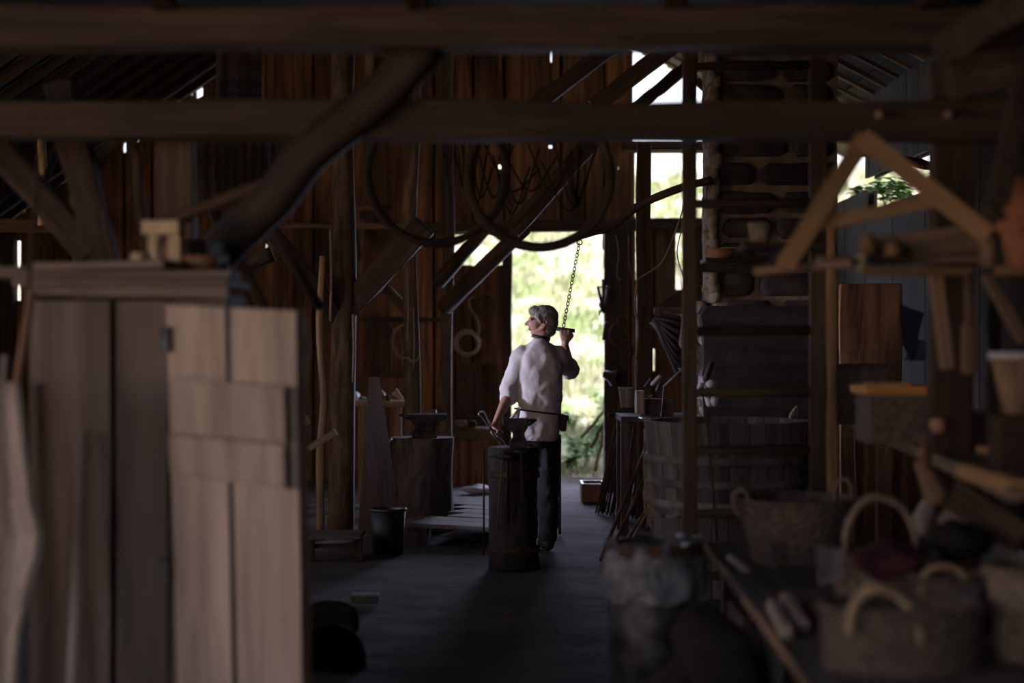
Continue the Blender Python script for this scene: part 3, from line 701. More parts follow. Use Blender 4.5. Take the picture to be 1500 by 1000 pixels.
# low bench at the left, partly behind the door leaf
t = thing('low_bench', 'low dark bench on the floor right of the pale cupboard leaf', 'bench', (X(480, 11.8), 11.8, 0))
obj('seat', MB().beam(W(430, 783, 11.8), W(532, 783, 11.8), .03, .34, 3, .004), 'dim_board', t, .004)
obj('leg', MB().beam(W(455, 786, 11.7), V(X(455, 11.7), 11.7, 0), .05, .05), 'dark_wood', t); obj('leg', MB().beam(W(525, 786, 11.7), V(X(525, 11.7), 11.7, 0), .05, .05), 'dark_wood', t)
obj('stretcher', MB().beam(W(445, 800, 11.75), W(530, 799, 11.75), .03, .03), 'dim_board', t)
single('pale_block', MB().box(V(X(538, 9.9), 9.75, .035), (.16, .12, .05)), 'bench_top', 'small pale wooden block lying alone on the dark floor', 'block', bevel=.006)
for i, (px, py, s_, lb) in enumerate(((482, 905, .17, 'dark shapeless heap on the floor near the pale leaf, rear one'), (500, 955, .16, 'dark shapeless heap on the floor nearest the pale leaf'))):
    d = 1.5*F/(py-500+20); b = MB(); c = V(X(px, d), d, .02); b.ell(c, (s_*.8, s_*.7, .13), 30)
    o = single('rag_heap', b, 'rag_dark', lb, 'rag heap'); 
    for v in o.data.vertices: v.co += noise.noise_vector(v.co*5+V(px, 0, 0))*.11
# thin stick handles by the posts
single('axe', MB().beam(W(452, 657, 12.6), W(492, 632, 12.6), .05, .05, 3, .004), 'mid_beam', 'short thick billet leaning across the thin barkless pole', 'billet')
for i, (px, py, lb) in enumerate(((448, 612, 'small pinkish bottle-shaped thing tilted on the dark bench at far left of the rear bay'),)):
    single('tilted_bottle', MB().lathe([(0, 0), (.02, 0), (.022, .06), (.01, .085), (.009, .11), (0, .11)], W(452, 621, 13.6), 14, rot=Matrix.Rotation(-.5, 3, 'Y')), 'skin', lb, 'bottle')
# rear workbench between the posts
t = thing('workbench', 'narrow workbench against the rear wall between the round posts', 'bench', (X(580, 16.2), 16.2, 0))
obj('top', MB().beam(W(520, 590, 16.2), W(612, 590, 16.2), .05, .5, 4, .004), 'pole_wood', t, .005)
for px, y in ((583, 16.0), (530, 16.0), (583, 16.4), (530, 16.4)): obj('leg', MB().beam(V(X(px, y), y, H(593, y)), V(X(px, y), y, 0), .07, .06), 'pole_wood', t, .004)
zb = H(590, 16.2)+.025
t = thing('mallet', 'mallet with a round white end on the left end of the rear workbench', 'mallet', (X(519, 16.0), 16.0, zb))
obj('head', MB().tube([(X(516, 15.85), 15.85, zb+.045), (X(521, 16.1), 16.12, zb+.045)], .042, 14), 'white_enamel', t)
obj('handle', MB().tube([(X(521, 16.0), 16.0, zb+.04), (X(536, 16.2), 16.2, zb+.02)], .012, 7), 'dark_wood', t)
single('clay_jug', MB().lathe([(0, 0), (.04, 0), (.055, .04), (.045, .075), (.02, .09), (.024, .105), (0, .105)], (X(557, 16.1), 16.1, zb), 16), 'brown_bowl', 'small round brown jug on the rear workbench', 'jug')
single('tin_can', MB().lathe([(0, 0), (.025, 0), (.025, .05), (0, .05)], (X(568, 16.05), 16.05, zb), 14), 'rust', 'tiny tin can in the middle of the rear workbench', 'can')
single('wood_wedge', MB().beam((X(577, 16.05), 16.05, zb+.09), (X(590, 16.05), 16.05, zb+.015), .075, .05, w1=.02), 'grey_pole', 'pale wedge lying tilted on the right end of the rear workbench', 'wedge')
# log bench below the small opening
t = thing('log_bench', 'half-log bench with a brown panel beneath, left of the doorway', 'bench', (X(680, 17.8), 17.8, 0))
obj('half_log', MB().log(W(640, 633, 17.8), W(728, 634, 17.8), .07, .065, 14, 5, .1, .01), 'shelf_wood', t)
obj('panel', MB().beam(V(X(688, 17.9), 17.9, .0), V(X(688, 17.9), 17.9, H(640, 17.9)), .5, .04, 4, .004), 'wall_board', t)
zz = H(633, 17.8)+.06
single('wood_block', MB().box(V(X(675, 17.8), 17.8, zz+.03), (.125, .09, .065)), 'shelf_wood', 'pale rectangular wood block on the half-log bench', 'block', bevel=.004)
single('wood_block', MB().box(V(X(693, 17.8), 17.8, zz+.03), (.07, .09, .06)), 'dark_wood', 'darker wood block right of the pale one on the half-log bench', 'block', bevel=.004)
single('leather_strip', MB().box(V(X(626, 15.6), 15.6, H(604, 15.6)), (.17, .06, .05)), 'brown_bowl', 'warm brown block behind the shining left anvil', 'block', bevel=.01)
# floor junk left of the near block
d = 16.9
b = MB(); b.ell((X(700, d), d, .03), (.16, .12, .05), 14); o = single('white_rag', b, 'cloth_white', 'crumpled white rag on the floor under the half-log bench', 'rag')
for v in o.data.vertices: v.co += noise.noise_vector(v.co*14)*.035
t = thing('low_crate', 'low dark brown box on the floor right of the smith\'s legs', 'box', (X(868, 16.0), 16.0, 0))
b = MB(); x0, x1 = X(853, 16), X(884, 16)
for a, c in (((x0, 15.9, .09), (x1, 15.9, .09)), ((x0, 16.3, .09), (x1, 16.3, .09))): b.beam(a, c, .17, .02)
for x_ in (x0, x1): b.beam((x_, 15.9, .09), (x_, 16.3, .09), .02, .17, n=(0, 0, 1))
obj('sides', b, 'brown_bowl', t); obj('bottom', MB().box(((x0+x1)/2, 16.1, .015), (x1-x0, .4, .02)), 'brown_bowl', t)
# dry leaves on the dark floor
lf = MB(); leafmesh(lf, V(0, 0, .012), V(1, 0, .1), V(0, 0, 1), .055, .035); leaf0 = None
for i, (px, py) in enumerate(((670, 908), (676, 930), (725, 941), (690, 940), (722, 957), (772, 941), (594, 957), (612, 957), (700, 925), (745, 900), (655, 880), (815, 930), (790, 905), (850, 950), (832, 890))):
    d = 1.5*F/(py-500)
    if leaf0 is None:
        leaf0 = single('dry_leaf', lf, 'leaf_dry', 'small curled dry leaf lying on the dark earth floor', 'leaf', 'dry leaves on the floor'); o = leaf0
    else: o = leaf0.copy(); COL.objects.link(o)
    o.location = (X(px, d), d, .005+.018*noise.noise(V(X(px, d)*1.3, d*1.3, 0))); o.rotation_euler = (U(-.2, .2), U(-.2, .2), U(0, 6))
# hanging implements on the rear wall
def ring(b, px, py, d, r, rr, a0=0, a1=2*PI, ex=1.): b.tube([W(px+r*ex*math.cos(a), py+r*math.sin(a), d) for a in [a0+(a1-a0)*i/28 for i in range(29)]], rr, 6, caps=a1-a0 < 6.2); return b
single('rope_coil', ring(ring(MB(), 684, 502, 18.3, 18, .018), 685, 503, 18.25, 15, .014), 'rope', 'round coil hanging on the wall left of the doorway', 'coil')
single('iron_pipe', MB().tube(smooth_pts([W(694, 434, 18.3), W(687, 438, 18.3), W(688, 452, 18.3), W(697, 466, 18.3), W(701, 482, 18.3), W(698, 494, 18.3)], 5), .018, 8), 'pole_wood', 'crooked S-shaped pipe hanging above the rope coil', 'pipe')
single('iron_hoop', ring(MB(), 713, 446, 18.3, 14, .012, ex=.8), 'rust', 'dark iron hoop hanging beside the crooked pipe', 'hoop')
b = MB(); b.skin([[W(667, 622, 18.05), W(712, 622, 18.05), W(712, 622, 18.12), W(667, 622, 18.12)], [W(669, 545, 18.1), W(706, 545, 18.1), W(706, 545, 18.2), W(669, 545, 18.2)], [W(672, 530, 18.15), W(704, 530, 18.15), W(704, 530, 18.25), W(672, 530, 18.25)]], smooth=False)
single('trough_board', b, 'dark_wood', 'broad dark panel leaning on the wall under the rope coil', 'panel')
single('horse_collar', ring(MB(), 594, 500, 15.05, 24, .014, PI*.45, PI*1.45, .75), 'pole_wood', 'pale curved bow hanging at the left of the middle round post', 'bow')
single('hook_strap', ring(MB(), 606, 520, 15.0, 9, .012, .1, PI*.9, .9), 'pole_wood', 'small pale hook curled at the right of the middle round post', 'hook')
for i, (px, y0, y1, d, lb) in enumerate(((596.5, 392, 500, 15.0, 'long thin pale cord hanging down the middle round post'), (605.5, 450, 540, 15.0, 'second cord on the middle round post, just right of the longest'),
        (517, 460, 560, 13.2, 'brown strap hanging right of the thickest round post'), (619, 505, 590, 15.4, 'thin cord hanging right of the middle round post'),
        (484, 335, 470, 13.2, 'dark strap along the left side of the thickest round post'))):
    single('cord', MB().tube(smooth_pts([W(px, y0, d), W(px+1.5, (y0+y1)/2, d), W(px, y1, d)], 4), .006+.006*(i in (2, 4)), 6), 'rope', lb, 'cord')
# tongs and hooks hung side by side on the rear wall
t0 = thing('hung_tongs', 'pair of thin iron tongs in the row hung on the rear wall', 'tongs', W(540, 470, 18.3), 'tongs in a row on the rear wall')
for s_ in (-1, 1):
    obj('handle', MB().tube(smooth_pts([V(X(540, 18.3)+s_*.004, 18.3, H(482, 18.3)), V(X(540, 18.3)+s_*.022, 18.3, H(510, 18.3)), V(X(540, 18.3)+s_*.02, 18.3, H(552, 18.3))], 4), .006, 5), 'iron', t0)
    obj('jaw', MB().tube(smooth_pts([V(X(540, 18.3)+s_*.004, 18.3, H(482, 18.3)), V(X(540, 18.3)-s_*.026, 18.3, H(473, 18.3)), V(X(540, 18.3)-s_*.006, 18.3, H(463, 18.3))], 4), .008, 5), 'iron', t0)
for i in range(1, 7): dup(t0, W(540+8.3*i, 470+U(-5, 5), 18.3))
timber('tool_rail', 'dark rail that carries the row of tongs on the rear wall', 'rail', W(530, 468, 18.38), W(660, 468, 18.38), .05, .03, 'dark_wood')
t = thing('frame_saw', 'dark bracket holding a spool on the rear wall above the row of tongs', 'bracket', W(545, 330, 18.2))
obj('arm', MB().beam(W(520, 328, 18.2), W(528, 380, 18.1), .04, .04), 'dark_wood', t); obj('brace', MB().beam(W(532, 322, 18.2), W(528, 400, 18.1), .03, .03), 'pole_wood', t)
obj('spool', MB().tube([W(528, 316, 18.2), W(538, 316, 18.2)], .05, 12), 'dark_wood', t)
# tools on the jamb post at the right of the doorway
t = thing('hung_pliers', 'bunch of dark pliers sticking out from the jamb post into the doorway', 'pliers', W(884, 440, 17.0))
obj('bar', MB().tube([W(874, 420, 17.05), W(896, 421, 17.05)], .008, 6), 'iron', t)
for x0, y0, x1, y1, r_ in ((876, 421, 881, 442, .013), (883, 410, 884, 444, .012), (890, 418, 888, 445, .012)): obj('handle', MB().cap(W(x0, y0, 17.0), r_, W(x1, y1, 17.0), r_*1.3, 8), 'iron', t)
obj('jaws', MB().cap(W(882, 446, 17.0), .035, W(884, 456, 17.0), .02, 10), 'iron', t); obj('tip', MB().cap(W(879, 455, 17.0), .012, W(878, 461, 17.0), .007, 8), 'iron', t)
single('iron_hook', MB().tube(smooth_pts([W(894, 473, 17.0), W(887, 473, 17.0), W(885, 486, 17.0), W(884, 498, 17.0)], 4), [.012]*9+[.016]*4, 8), 'iron', 'bent iron hook hanging on the jamb post below the pliers', 'hook')
single('felt_hat', MB().lathe([(0, .12), (.06, .11), (.09, .04), (.15, 0), (.16, -.01), (.0, -.01)], W(899, 553, 17.0), 20, ex=.6, ey=.7, rot=Matrix.Rotation(-1.2, 3, 'Y')), 'leather_dark', 'dark round cap hanging low on the jamb post', 'cap')
for i, (px, py, r_, lb) in enumerate(((905, 490, 20, 'upper leather loop hanging on the jamb post'), (918, 512, 17, 'lower leather loop hanging on the jamb post'), (912, 472, 12, 'small iron ring at the top of the loops on the jamb post'))):
    single('loop', ring(MB(), px, py, 17.0-.03*i, r_*.8, .012, ex=.7), 'rust', lb, 'loop')
for i, (pts_, lb) in enumerate((([(902, 345), (906, 372), (903, 402), (909, 410)], 'pale wire hanging at the left of the jamb post'), ([(921, 345), (921, 380), (925, 407)], 'pale wire hanging at the right of the jamb post'))):
    single('wire', MB().tube(smooth_pts([W(x, y, 16.9) for x, y in pts_], 5), .004, 5), 'rope', lb, 'wire')
single('cord', MB().tube(smooth_pts([W(x, y, 13.6) for x, y in ((1003, 300), (985, 350), (968, 385), (940, 405), (930, 412))], 6), .006, 6), 'rope', 'curved cord running from the lever down to the inner post', 'cord')
single('cord', MB().tube(smooth_pts([W(x, y, 13.7) for x, y in ((1003, 318), (992, 370), (1004, 408), (1012, 410))], 6), .005, 6), 'rope', 'thin cord crossing the narrow bright slit beside the ladder', 'cord')
single('cord', MB().tube([W(1041, 268, 13.1), W(1042, 345, 13.1)], .006, 6), 'rope', 'straight cord dropping from the right end of the lever', 'cord')
single('long_tongs', MB().tube(smooth_pts([W(933, 412, 14.0), W(930, 450, 14.0), W(935, 480, 14.0), W(931, 540, 14.0), W(934, 600, 14.0)], 4), .009, 6), 'rope', 'bundle of pale cord hanging down the inner post', 'cord')
b = MB()
for k in range(5): b.tube(smooth_pts([W(996+k*1.2, 460, 13.1), W(1002-k, 470+4*k, 13.1), W(995+2*k, 500, 13.1), W(999, 510, 13.1)], 5), .006, 5)
single('rope_bundle', b, 'rope', 'looped pale rope hanging left of the ladder rail below the hood', 'rope')
# forge table with small things, wicker bin
t = thing('forge_table', 'dark side table of the forge holding small tools left of the tub', 'table', (X(955, 13.4), 13.4, 0))
zt = H(607, 13.4)
obj('top', MB().beam((X(905, 13.4), 13.4, zt-.02), (X(1010, 13.4), 13.4, zt-.02), .04, .7, 3, .005), 'dark_wood', t)
for x_, y_ in ((X(912, 13.4), 13.15), (X(1000, 13.4), 13.15), (X(912, 13.4), 13.65), (X(1000, 13.4), 13.65)): obj('leg', MB().beam((x_, y_, 0), (x_, y_, zt-.04), .06, .06), 'dark_wood', t)
b = MB(); b.beam(W(937, 605, 13.2), W(937, 572, 13.2), .06, .2, 3, .004); single('wood_box', b, 'shelf_wood', 'upright pale-edged box on the forge table', 'box')
single('dark_box', MB().box(V(X(962, 13.25), 13.25, zt+.065), (.24, .2, .13)), 'dark_wood', 'dark box full of small tools on the forge table', 'box')
t = thing('cup', 'small white cup standing among the tools on the forge table', 'cup', V(X(951, 13.15), 13.15, zt+.13))
obj('bowl', MB().lathe([(0, 0), (.016, 0), (.025, .018), (.028, .03), (.024, .03), (.015, .005)], (X(951, 13.2), 13.2, zt+.132), 16), 'white_enamel', t)
for i, (x0, y0, x1, y1, r_, m_, lb) in enumerate(((972, 566, 1003, 536, .009, 'bright_iron', 'shining steel rod slanting up right from the forge table'),
      (968, 615, 973, 566, .008, 'iron', 'dark rod standing below the shining steel rod'), (956, 562, 966, 552, .018, 'grey_pole', 'short pale handle lying on the dark box'),
      (945, 566, 953, 556, .012, 'iron', 'short dark punch sticking out of the dark box'), (962, 572, 968, 558, .014, 'iron', 'stubby iron tool in the middle of the dark box'))):
    single('forge_tool', MB().cap(W(x0, y0, 13.1), r_, W(x1, y1, 13.1), r_, 8), m_, lb, 'tool')
single('metal_lid', MB().ell(W(944, 612, 12.9)+V(0, 0, 0), (.05, .05, .014), 14), 'bright_iron', 'small shining spoon-like lid at the edge above the iron rods', 'lid')
# wicker scrap bin on the jamb
t = thing('slatted_bin', 'small tapered slatted bin hanging by the jamb post above the rods', 'bin', W(920, 597, 14.3))
rt, rb = .075, .058; c = W(920, 596, 14.3)
for k in range(14):
    a = 2*PI*k/14; obj('slat', MB().beam(c+V(rb*math.cos(a), rb*math.sin(a), 0), c+V(rt*math.cos(a), rt*math.sin(a), .165), .026, .006, n=(math.cos(a), math.sin(a), 0)), 'hoop_wood', t)
obj('rim', MB().lathe([(rt-.006, .15), (rt+.008, .15), (rt+.008, .165), (rt-.006, .165), (rt-.006, .15)], c, 20), 'hoop_wood', t)
obj('bottom', MB().lathe([(0, .003), (rb, .003), (rb, 0), (0, 0)], c, 16), 'hoop_wood', t)
single('leather_glove', MB().cap(W(895, 607, 13.8), .03, W(925, 603, 13.8), .045, 10, .5), 'leather_dark', 'dark glove-like bundle lying under the slatted bin', 'bundle')
# rod rack and the bundle of rods
timber('rod_rail', 'horizontal bar the iron rods lean on, left of the tub', 'rail', W(900, 618, 14.5), W(958, 614, 14.5), .035, .03, 'dark_wood')
timber('rod_post', 'short upright holding the left end of the rod bar', 'post', V(X(940, 14.45), 14.45, -.02), W(940, 616, 14.45), .05, .05, 'dark_wood')
r0 = None
for i in range(24):
    f = i/23; ty = 14.55+.07*(i % 2); top = V(X(905+46*f, ty), ty, H(614-U(0, 30), 14.6)); fx = 872+62*f+U(-1, 1); fy = 15.15-.5*f-.22*(1-i % 2)
    foot = V(X(fx, fy), fy, .0)
    o = single('iron_rod', MB().tube([foot, foot.lerp(top, .5)+V(U(-.004, .004), 0, 0), top], U(.0065, .0095), 6), R.choice(['rust', 'iron', 'mid_beam'] if i % 4 == 0 else ['rust', 'iron', 'dark_wood']),
        'thin dark rod in the dense bundle leaning on the bar left of the tub', 'rod', 'rods leaning on the bar')
for i, (x0, y0, x1, y1, r_, lb) in enumerate(((950, 645, 880, 822, .013, 'leftmost of the long rods fanned out in front of the rod bundle'), (956, 668, 893, 818, .010, 'second long rod from the left fanned out before the tub'),
        (955, 735, 905, 812, .013, 'short thick rod in the fan before the tub'), (952, 742, 914, 816, .010, 'rightmost short rod in the fan before the tub'), (948, 700, 888, 820, .009, 'thin third rod in the fan before the tub'))):
    dt = 11.4; db = 1.5*F/(y1-500); single('long_rod', MB().cap(V(X(x1, db), db, .012), r_, W(x0, y0, dt), r_, 8), 'rust' if i != 3 else 'pole_wood', lb, 'rod')
b = MB()
for k in range(60):
    y0 = U(630, 700); x0 = U(944, 956); b.tube(smooth_pts([W(x0, y0, 10.75), W(x0+U(-4, 5), y0+30, 10.7), W(x0+U(-2, 12), y0+U(45, 110), 10.7)], 3), .004, 4)
b.tube(smooth_pts([W(950, 628, 10.8), W(953, 690, 10.8), W(958, 770, 10.8)], 4), .03, 8, .6)
single('straw_bundle', b, 'rope', 'shaggy pale bundle of straw hanging at the left edge of the tub', 'straw')
# big wooden tub
tc = V(X(1070, 10.2), 10.3, 0); zt = H(621, 9.8); zb = H(752, 10.2); rt, rb = .505, .425
t = thing('wooden_tub', 'large staved wooden tub with pale hoops behind the ladder', 'tub', (tc.x, tc.y, zb))
b = MB(); ns = 26
for k in range(ns):
    a0, a1 = 2*PI*k/ns+.006, 2*PI*(k+1)/ns-.006; rings = []
    for f in (0, .33, .66, 1):
        ro = rb+(rt-rb)*f+.012*math.sin(PI*f); z = zb+(zt-zb)*f; ri = ro-.03
        rings.append([tc+V(r_*math.cos(a), r_*math.sin(a), z) for r_, a in ((ri, a0), (ro, a0), (ro+.003, (a0+a1)/2), (ro, a1), (ri, a1))])
    b.skin(rings, smooth=False)
obj('staves', b, 'stave', t)
obj('bottom', MB().lathe([(0, zb+.05), (rb, zb+.05), (rb, zb+.02), (0, zb+.02)], tc, 26), 'stave', t)
for f in (.60, .35, .12):
    r_ = rb+(rt-rb)*f+.012*math.sin(PI*f); z = zb+(zt-zb)*f; q = .024
    obj('hoop', MB().lathe([(r_-.004, z-q), (r_+.016, z-q), (r_+.019, z), (r_+.018, z+q), (r_-.002, z+q), (r_-.004, z-q)], tc, 48), 'hoop_wood', t)
t = thing('tub_stand', 'rough box-like stand of upright boards under the wooden tub', 'stand', (tc.x, tc.y, 0))
for k in range(9): obj('board', MB().beam((tc.x-.38+.095*k, 9.95, 0), (tc.x-.38+.095*k, 9.95, zb), .088, .025, 3, .004), 'stave', t)
for s_ in (-1, 1): obj('side_board', MB().beam((tc.x+.41*s_, 10.3, 0), (tc.x+.41*s_, 10.3, zb), .025, .6, 3, .004), 'stave', t)
b = MB()
for k in range(240): qa, qr = U(0, 6.28), .40*math.sqrt(R.random()); b.ell(tc+V(qr*math.cos(qa), qr*math.sin(qa), zt-.13+.07*R.random()), (U(.03, .06), U(.03, .06), U(.02, .05)), 7)
single('charcoal', b, 'black', 'heap of black charcoal lumps inside the big tub', 'charcoal', kind='stuff')
# things hanging between ladder rails
t = thing('hanging_lamp', 'pale knotted cloth bundle hanging left of the chimney behind the ladder', 'cloth', W(1044, 600, 12))
b = MB(); b.ell(W(1043, 562, 12), (.055, .05, .035), 12); b.ell(W(1047, 587, 12), (.045, .05, .045), 12); b.cap(W(1030, 555, 12), .02, W(1040, 590, 12), .03); obj('bundle', b, 'sack', t)
obj('dark_handle', MB().tube([W(1026, 575, 12), W(1043, 530, 12)], .022, 8), 'dark_wood', t)
single('leaning_cane', MB().tube([W(1033, 600, 9.3), W(1041, 680, 9.3), V(X(1060, 9.2), 9.2, .0)], .008, 7), 'pole_wood', 'thin pale cane leaning in front of the tub between the ladder rails', 'cane')
b = MB()
for k in range(7): b.tube(smooth_pts([W(1168, 595, 11.5), W(1158+k*2, 610+5*k, 11.5), W(1163+k*2, 630, 11.5), W(1172, 648, 11.5)], 5), .012, 5)
single('braided_rope', b, 'rope', 'thick braided pale rope hanging just left of the right ladder rail', 'rope')
b = MB()
for k in range(40):
    z = .55+k*.045; b.ell((X(1221, 8.6), 8.6, z+.02), (.0075, .0075, .026 if k % 6 else .018), 8)
single('chain', b, 'rust', 'long thin chain hanging beside the right ladder rail', 'chain')
# baskets and trays on the ledge of the chimney
# ================================================================== CUPBOARD AT THE LEFT, FRONT BAY
D = 6.45
t = thing('cupboard', 'tall grey-brown plank cupboard at the left with its pale door leaf swung open', 'cupboard', (X(190, D), D+.2, 0))
cb = t
zt = H(432, D)
b = MB()
x0, x1 = X(45, D), X(334, D)
b.beam((x0+.012, D+.24, 0), (x0+.012, D+.24, zt), .024, .46); b.beam((x1-.012, D+.24, 0), (x1-.012, D+.24, zt), .024, .46)
b.beam((x0, D+.455, zt/2), (x1, D+.455, zt/2), zt, .02); b.beam((x0, D+.24, .08), (x1, D+.24, .08), .02, .46)
obj('carcass', b, 'old_beam', t)
for a, c in ((45, 163), (171, 247), (251, 334)): obj('front_board', MB().beam((X((a+c)/2, D), D, .02), (X((a+c)/2, D), D, zt-.02), X(c, D)-X(a, D), .026, 8, .004), 'grey_board', t, .004)
obj('head_rail', MB().beam(W(40, 424, D-.02), W(336, 428, D-.02), .045, .05, 6, .004), 'grey_board', t, .004)
obj('top_board', MB().beam((x0-.05, D+.2, H(414, D)), (x1+.01, D+.2, H(414, D)), .03, .56, 4, .004), 'grey_board', t, .004)
# the leaf, hung on the seam and standing a little open
DL = 6.05
leaf = MB()
p = lambda px, py, d: W(px, py, d)
for a0, a1, c0, c1 in ((243, 330, 262, 342), (337, 434, 349, 444)):
    rings = []
    for f in [i/8 for i in range(9)]:
        la, lb_ = a0+(c0-a0)*f, a1+(c1-a1)*f; za, zb_ = 446+(1070-446)*f, 446+(1070-446)*f
        dl = lambda q: 6.36-.0012*(q-243)
        rings.append([p(la, za+.045*(la-243)*(1-f), dl(la)), p(lb_, za+.045*(lb_-243)*(1-f), dl(lb_)), p(lb_, za+.045*(lb_-243)*(1-f), dl(lb_)+.03), p(la, za+.045*(la-243)*(1-f), dl(la)+.03)])
    leaf.skin(rings, smooth=False)
door = obj('door_leaf', leaf, 'leaf_board', t, .004); door['label'] = 'pale weathered open leaf'
def sub(name, mb, mat, parent, bevel=0):
    return obj(name, mb, mat, parent, bevel)
b = MB()
for (ya, yb, yc, yd) in ((552, 566, 634, 650), (636, 652, 694, 716)):
    b.skin([[p(246, ya, 6.28), p(416, yb, 6.08), p(416, yb, 6.135), p(246, ya, 6.34)], [p(249, yc, 6.28), p(419, yd, 6.08), p(419, yd, 6.135), p(249, yc, 6.34)]], smooth=False)
sub('cross_board', b, 'leaf_board', door, .004)
for y in (497, 835): sub('hinge', MB().beam(p(241, y-19, 6.33), p(241, y+19, 6.33), .034, .02), 'iron', door, .003)
b = MB()
for q in (495, 835): b.beam(p(448, q+3, 6.13), p(448, q+20, 6.13), .02, .04)
b.beam(p(441, 455, 6.16), p(452, 1070, 6.16), .024, .03, 6); sub('edge_strip', b, 'old_beam', door)
# planks stacked on top
ztop = H(414, D)+.015
for i, (a, c, dy, th, wd, rot, lb) in enumerate(((-40, 338, .12, .03, .24, 0, 'lowest of the grey planks stacked on the cupboard, sticking out at both sides'),
        (60, 322, .30, .028, .2, .01, 'second grey plank of the stack on the cupboard, lying at the back'), (52, 262, .14, .028, .2, -.02, 'top grey plank of the stack on the cupboard, short and to the left'))):
    z = ztop+.018+(.032 if i == 2 else 0)
    timber('plank', lb, 'plank', (X(a, D), D+dy, z), (X(c, D), D+dy+rot*9, z), th, wd, 'grey_board', 4, .004, .004)
zc = ztop+.018+.014+.004; zc2 = zc+.03
YC = D+.14
def at(px): return X(px, YC)
single('carton', MB().box(V(at(239), YC, H(334, YC)), (.145, .11, .055)), 'cream', 'pale cream block balanced on top of the little pile on the cupboard', 'block', bevel=.006)
zc3 = H(334, YC)-.0275
for i, (px, w_, lb) in enumerate(((226, .038, 'pale upright block, left support under the cream block on the cupboard'), (257, .05, 'pale upright block, right support under the cream block on the cupboard'))):
    single('upright_block', MB().beam((at(px), YC, zc2), (at(px), YC, zc3), w_, .06, 3, .003), 'cream', lb, 'block', bevel=.005)
single('cloth_wad', MB().ell((at(243), YC+.01, zc2+.04), (.022, .03, .04), 12), 'brown_bowl', 'small brown jar squeezed between the two pale supports on the cupboard', 'jar')
single('stone_lump', MB().ell((at(206), YC-.04, zc2+.022), (.032, .03, .022), 12), 'cream', 'low pale stone left of the little pile on the cupboard', 'stone')
YB = D+.12
single('wooden_bowl', MB().lathe([(0, .0), (.05, 0), (.085, .055), (.078, .055), (.045, .01), (0, .01)], (X(296, YB), YB, zc), 22), 'brown_bowl', 'round brown wooden bowl at the right end of the cupboard top', 'bowl')
single('glass_jar', MB().lathe([(0, 0), (.036, 0), (.04, .01), (.04, .085), (.028, .1), (.03, .115), (.024, .115), (.024, .1), (0, .1)], (X(317, YB+.12), YB+.15, zc+.002), 18), 'blue_glass', 'dull bluish glass jar behind the wooden bowl on the cupboard', 'jar')
single('dark_tin', MB().lathe([(0, 0), (.045, 0), (.045, .13), (0, .13)], (X(285, YB+.2), YB+.2, zc+.002), 18), 'old_beam', 'dark tin standing behind the bowl on the cupboard', 'tin')
# things leaning at the left
single('broom_handle', MB().tube([W(102, 1088, 6.22), W(121, 632, 6.38)], [.021, .018], 10, .08), 'pale_pole', 'pale grey round handle leaning against the cupboard front', 'handle')
b = MB(); rings = []
for (xe, y) in ((30, 560), (34, 600), (40, 660), (50, 730), (66, 785), (60, 820), (46, 860), (38, 900), (31, 930), (26, 1000), (22, 1085)):
    d = 5.95; rings.append([W(-40, y, d), W(-40+(xe+40)*.35, y, d-.04), W(-40+(xe+40)*.7, y, d+.02), W(xe, y, d-.03), W(xe-2, y, d-.015), W(-40, y, d+.03)])
b.skin(rings); single('sackcloth', b, 'grey_pole', 'grey sackcloth bulging out at the left edge beside the cupboard', 'cloth')
for i, (x0, y0, x1, y1, r_, m_, lb) in enumerate(((47, 425, 12, 640, .016, 'shelf_wood', 'brown shaft leaning left of the cupboard, nearest its corner'), (60, 200, 34, 520, .008, 'mid_beam', 'long thin brown shaft rising above the cupboard at the far left'),
        (36, 560, 2, 900, .014, 'old_beam', 'dark shaft standing behind the sackcloth'), (8, 520, -14, 900, .016, 'grey_pole', 'grey shaft at the very left edge above the sackcloth'))):
    single('leaning_shaft', MB().tube([W(x1-(x0-x1)*.6, 1100, 6.1+.07*i), W(x1, y1, 6.15+.07*i), W(x0, y0, 6.25+.07*i)], r_, 9), m_, lb, 'shaft')
timber('side_shelf', 'grey board level with the cupboard top at the left edge', 'board', W(-60, 402, 6.9), W(48, 400, 6.9), .05, .2, 'grey_board')

# ================================================================== RIGHT SIDE: SHELVES AND BASKETS
# upper shelf
zs = H(402, 6.35)
t = thing('upper_shelf', 'cluttered upper shelf of rough boards at the right, below the trestle frame', 'shelf', (X(1330, 6.4), 6.4, zs))
obj('board', MB().beam(W(1110, 397, 6.5), W(1254, 384, 6.3), .03, .1, 4, .004), 'shelf_wood', t, .004)
obj('board', MB().beam(W(1200, 382, 6.55), W(1560, 380, 6.5), .028, .16, 6, .004), 'shelf_wood', t, .004)
obj('edge_board', MB().beam(W(1262, 397, 6.32), W(1424, 397, 6.32), .032, .03, 4, .003), 'fresh_wood', t, .003)
obj('edge_board', MB().beam(W(1458, 396, 6.3), W(1560, 396, 6.3), .034, .03, 4, .003), 'fresh_wood', t, .003)
obj('bracket', MB().beam(W(1370, 400, 6.4), W(1388, 540, 6.4), .045, .04, 4, .003), 'shelf_wood', t, .003)
obj('bracket', MB().beam(W(1445, 402, 6.4), W(1500, 500, 6.4), .045, .04, 4, .003), 'shelf_wood', t, .003)
timber('shelf_post', 'warm brown upright carrying the shelves, right of the ladder', 'post', V(X(1222, 8.3), 8.3, 0), V(X(1216, 8.3), 8.3, H(330, 8.3)), .04, .04, 'fresh_wood')
